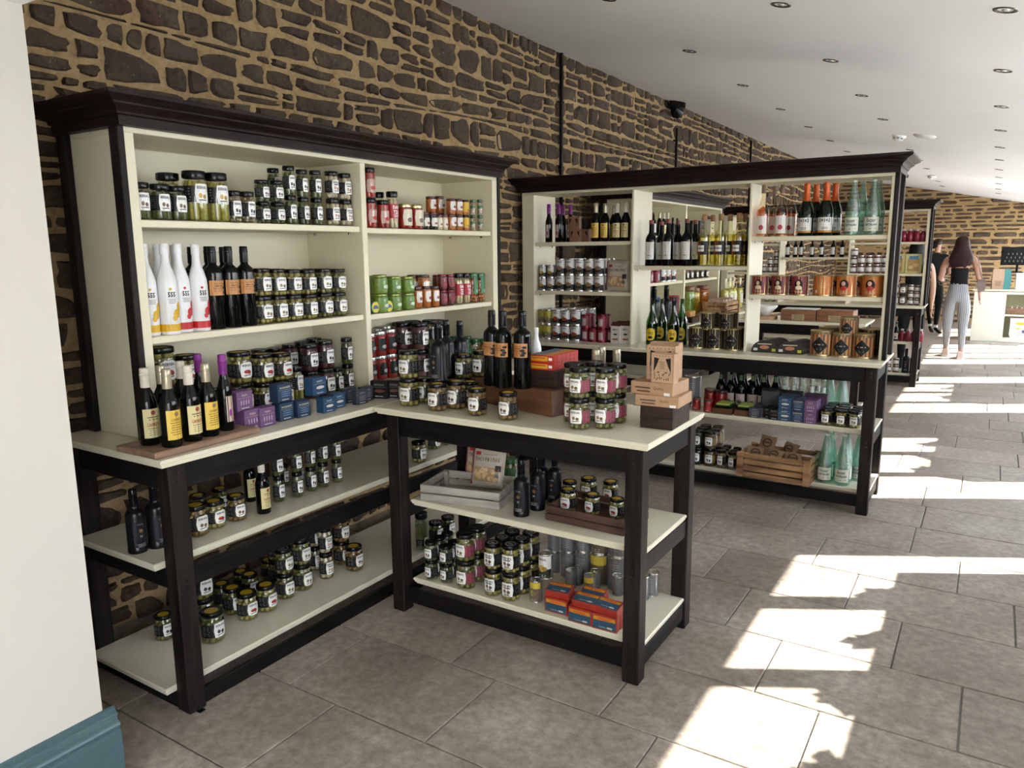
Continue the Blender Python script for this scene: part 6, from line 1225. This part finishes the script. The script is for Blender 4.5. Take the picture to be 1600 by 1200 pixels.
shoe(w, -.09, .14, P((.60, .46, .43), .7), P((.74, .70, .66), .7)); shoe(w, .10, -.10, P((.60, .46, .43), .7), P((.74, .70, .66), .7))
def hairshell(root, y, prof, n=28, fringe=.0, name='hair', mat=HAIRM, seed=2):
    r = random.Random(seed); rings = []
    for z, rx, ry, yo in prof: rings.append([(rx*math.sin(2*PI*i/n)*(1+.04*math.sin(5*i)), y+yo-ry*math.cos(2*PI*i/n), z+(r.uniform(-.035, .015) if (z, rx, ry, yo) == prof[0] else 0)) for i in range(n)])
    return MB().loops(rings).obj(name, mat, root, smooth=70)
hairshell(w, 0, [(1.315, .105, .020, -.110), (1.36, .150, .036, -.104), (1.43, .150, .052, -.085), (1.50, .125, .068, -.050), (1.58, .098, .092, -.014), (1.64, .092, .098, -.006), (1.69, .076, .084, -.004), (1.72, .045, .05, -.002), (1.728, .01, .01, 0)])
st_ = MB().tube([(.15, -.075, 1.43), (.19, -.055, 1.30), (.235, -.03, 1.12), (.25, -.01, .98)], .006).tube([(.15, -.075, 1.43), (.14, .05, 1.44), (.17, .10, 1.2), (.24, .04, 1.0)], .006).mesh(P((.22, .15, .14), .6))
hb = empty('shoulder_bag', (2.545, 12.05, .0), .03, 'taupe shoulder bag on the right side of the dark haired woman', 'bag'); MB().loops([[(.20, -.05, .93), (.275, -.04, .97), (.275, .12, .97), (.20, .11, .93)], [(.17, -.06, 1.08), (.285, -.05, 1.08), (.285, .16, 1.08), (.18, .15, 1.08)], [(.20, -.03, 1.12), (.27, -.03, 1.12), (.27, .13, 1.12), (.20, .12, 1.12)]]).obj('bag_body', P((.20, .14, .13), .6), hb, smooth=30); part(hb, 'strap', st_)
ph = empty('phone', (2.50-.215, 12.05+.30, 1.11), .5, 'white mobile phone held out by the dark haired woman', 'phone'); MB().bbox(-.04, .04, -.07, .07, 0, .009, .002).obj('phone_body', WHITEP, ph)
ky = empty('sunglasses', (2.50-.205, 12.05+.26, 1.075), .3, 'brown sunglasses dangling from the hand of the dark haired woman', 'glasses')
MB().lathe([(.024, -.003), (.028, 0), (.024, .003), (.020, 0), (.024, -.003)], 14, T=Matrix.Translation((-.03, 0, -.03)) @ Matrix.Rotation(PI/2, 4, 'X')).lathe([(.024, -.003), (.028, 0), (.024, .003), (.020, 0), (.024, -.003)], 14, T=Matrix.Translation((.03, 0, -.03)) @ Matrix.Rotation(PI/2, 4, 'X')).box(-.008, .008, -.003, .003, -.02, -.012).obj('frame', P((.20, .12, .05), .3), ky); MB().tube([(-.055, 0, -.02), (-.06, .06, .0), (-.05, .10, .0)], .003, 5).tube([(.055, 0, -.02), (.06, .06, .0), (.05, .10, .0)], .003, 5).obj('temples', P((.20, .12, .05), .3), ky)
# the assistant in black, profile to the right
a_ = empty('person', (2.00, 15.6, 0), 0, 'shop assistant in black clothes with tied back hair, looking to the right', 'person')
J, E = skeleton(hip=.155, wst=.135, arms=dict(l=((-.225, .02, 1.12), (-.20, .14, .98)), r=((.23, .03, 1.12), (.12, .22, 1.06))), legs=dict(l=((-.07, .14, .50), (-.02, .10, .085), (.3, -1)), r=((.09, .03, .49), (.08, -.14, .085), (.6, -.8))))
b = body(a_, J, E, [SKIN2, CLOTH, BLACKP, WHITEP], lambda c: 2 if c.z < .11 else (3 if c.z < .15 else (0 if c.z > 1.47 or (abs(c.x) > .17 and c.z < 1.2) or (c.y > .12 and .9 < c.z < 1.2) else 1)))
hd = bpy.data.objects.new('head_front', None) if 0 else None
fr_ = MB(); T_ = Matrix.Rotation(-1.25, 4, 'Z')
def rotp(mb): mb.v = [tuple(T_ @ Vector(p)) for p in mb.v]; return mb
rotp(MB().loops([[(-.012, .072, 1.565), (.012, .072, 1.565), (.0, .100, 1.572)], [(-.006, .074, 1.61), (.006, .074, 1.61), (0, .084, 1.61)]])).obj('nose', SKIN2, a_, smooth=60)
rotp(MB().box(-.020, .020, .066, .080, 1.545, 1.553)).obj('mouth', P((.35, .08, .07), .5), a_)
e = MB()
for s in (-1, 1): e.lathe([(0, -.007), (.009, 0), (0, .007)], 8, T=Matrix.Translation((s*.028, .070, 1.607)))
rotp(e).obj('eyes', P((.08, .05, .04), .3), a_, smooth=60)
e = MB()
for s in (-1, 1): e.lathe([(0, -.012), (.020, -.008), (.026, 0), (.016, .010), (0, .006)], 10, T=Matrix.Translation((s*.070, -.005, 1.595)) @ Matrix.Rotation(PI/2, 4, 'Y'))
rotp(e).obj('ears', SKIN2, a_, smooth=60)
hs = MB(); n = 20
rings = [[(rx*math.sin(2*PI*i/n), yo-ry*math.cos(2*PI*i/n), z+zt*math.cos(2*PI*i/n)*-1) for i in range(n)] for z, rx, ry, yo, zt in ((1.57, .072, .065, -.030, .03), (1.61, .079, .080, -.014, .03), (1.66, .076, .082, -.008, .02), (1.70, .060, .068, -.006, .01), (1.725, .025, .03, -.006, 0))]
rotp(hs.loops(rings)).obj('hair', P((.035, .020, .016), .45, var=.3, sc=60), a_, smooth=70)
rotp(MB().lathe([(0, -.03), (.025, -.02), (.034, 0), (.025, .022), (0, .03)], 14, T=Matrix.Translation((0, -.10, 1.68)))).obj('hair_bun', P((.035, .020, .016), .45, var=.3, sc=60), a_, smooth=70)
# the third person, half hidden by the farthest dresser
c_ = empty('person', (2.07, 10.35, 0), .1, 'person in black with bare arms, mostly hidden behind the farthest dresser', 'person'); c_.scale = (.98, .98, .965)
J, E = skeleton(hip=.150, wst=.125, arms=dict(l=((-.215, .02, 1.12), (-.20, .03, .86)), r=((.215, .01, 1.12), (.215, .04, .86))), legs=dict(l=((-.09, .02, .49), (-.09, 0, .085), (0, 1)), r=((.09, .02, .49), (.09, 0, .085), (0, 1))))
body(c_, J, E, [SKIN, CLOTH, BLACKP], lambda c: 2 if c.z < .10 else (0 if c.z > 1.46 or abs(c.x) > .175 else 1))
face(c_, 0, 1.60); hairshell(c_, 0, [(1.42, .10, .045, -.05), (1.50, .105, .066, -.040), (1.58, .096, .090, -.014), (1.64, .090, .096, -.006), (1.69, .074, .082, -.004), (1.72, .045, .05, -.002), (1.728, .01, .01, 0)], mat=P((.010, .008, .008), .5))
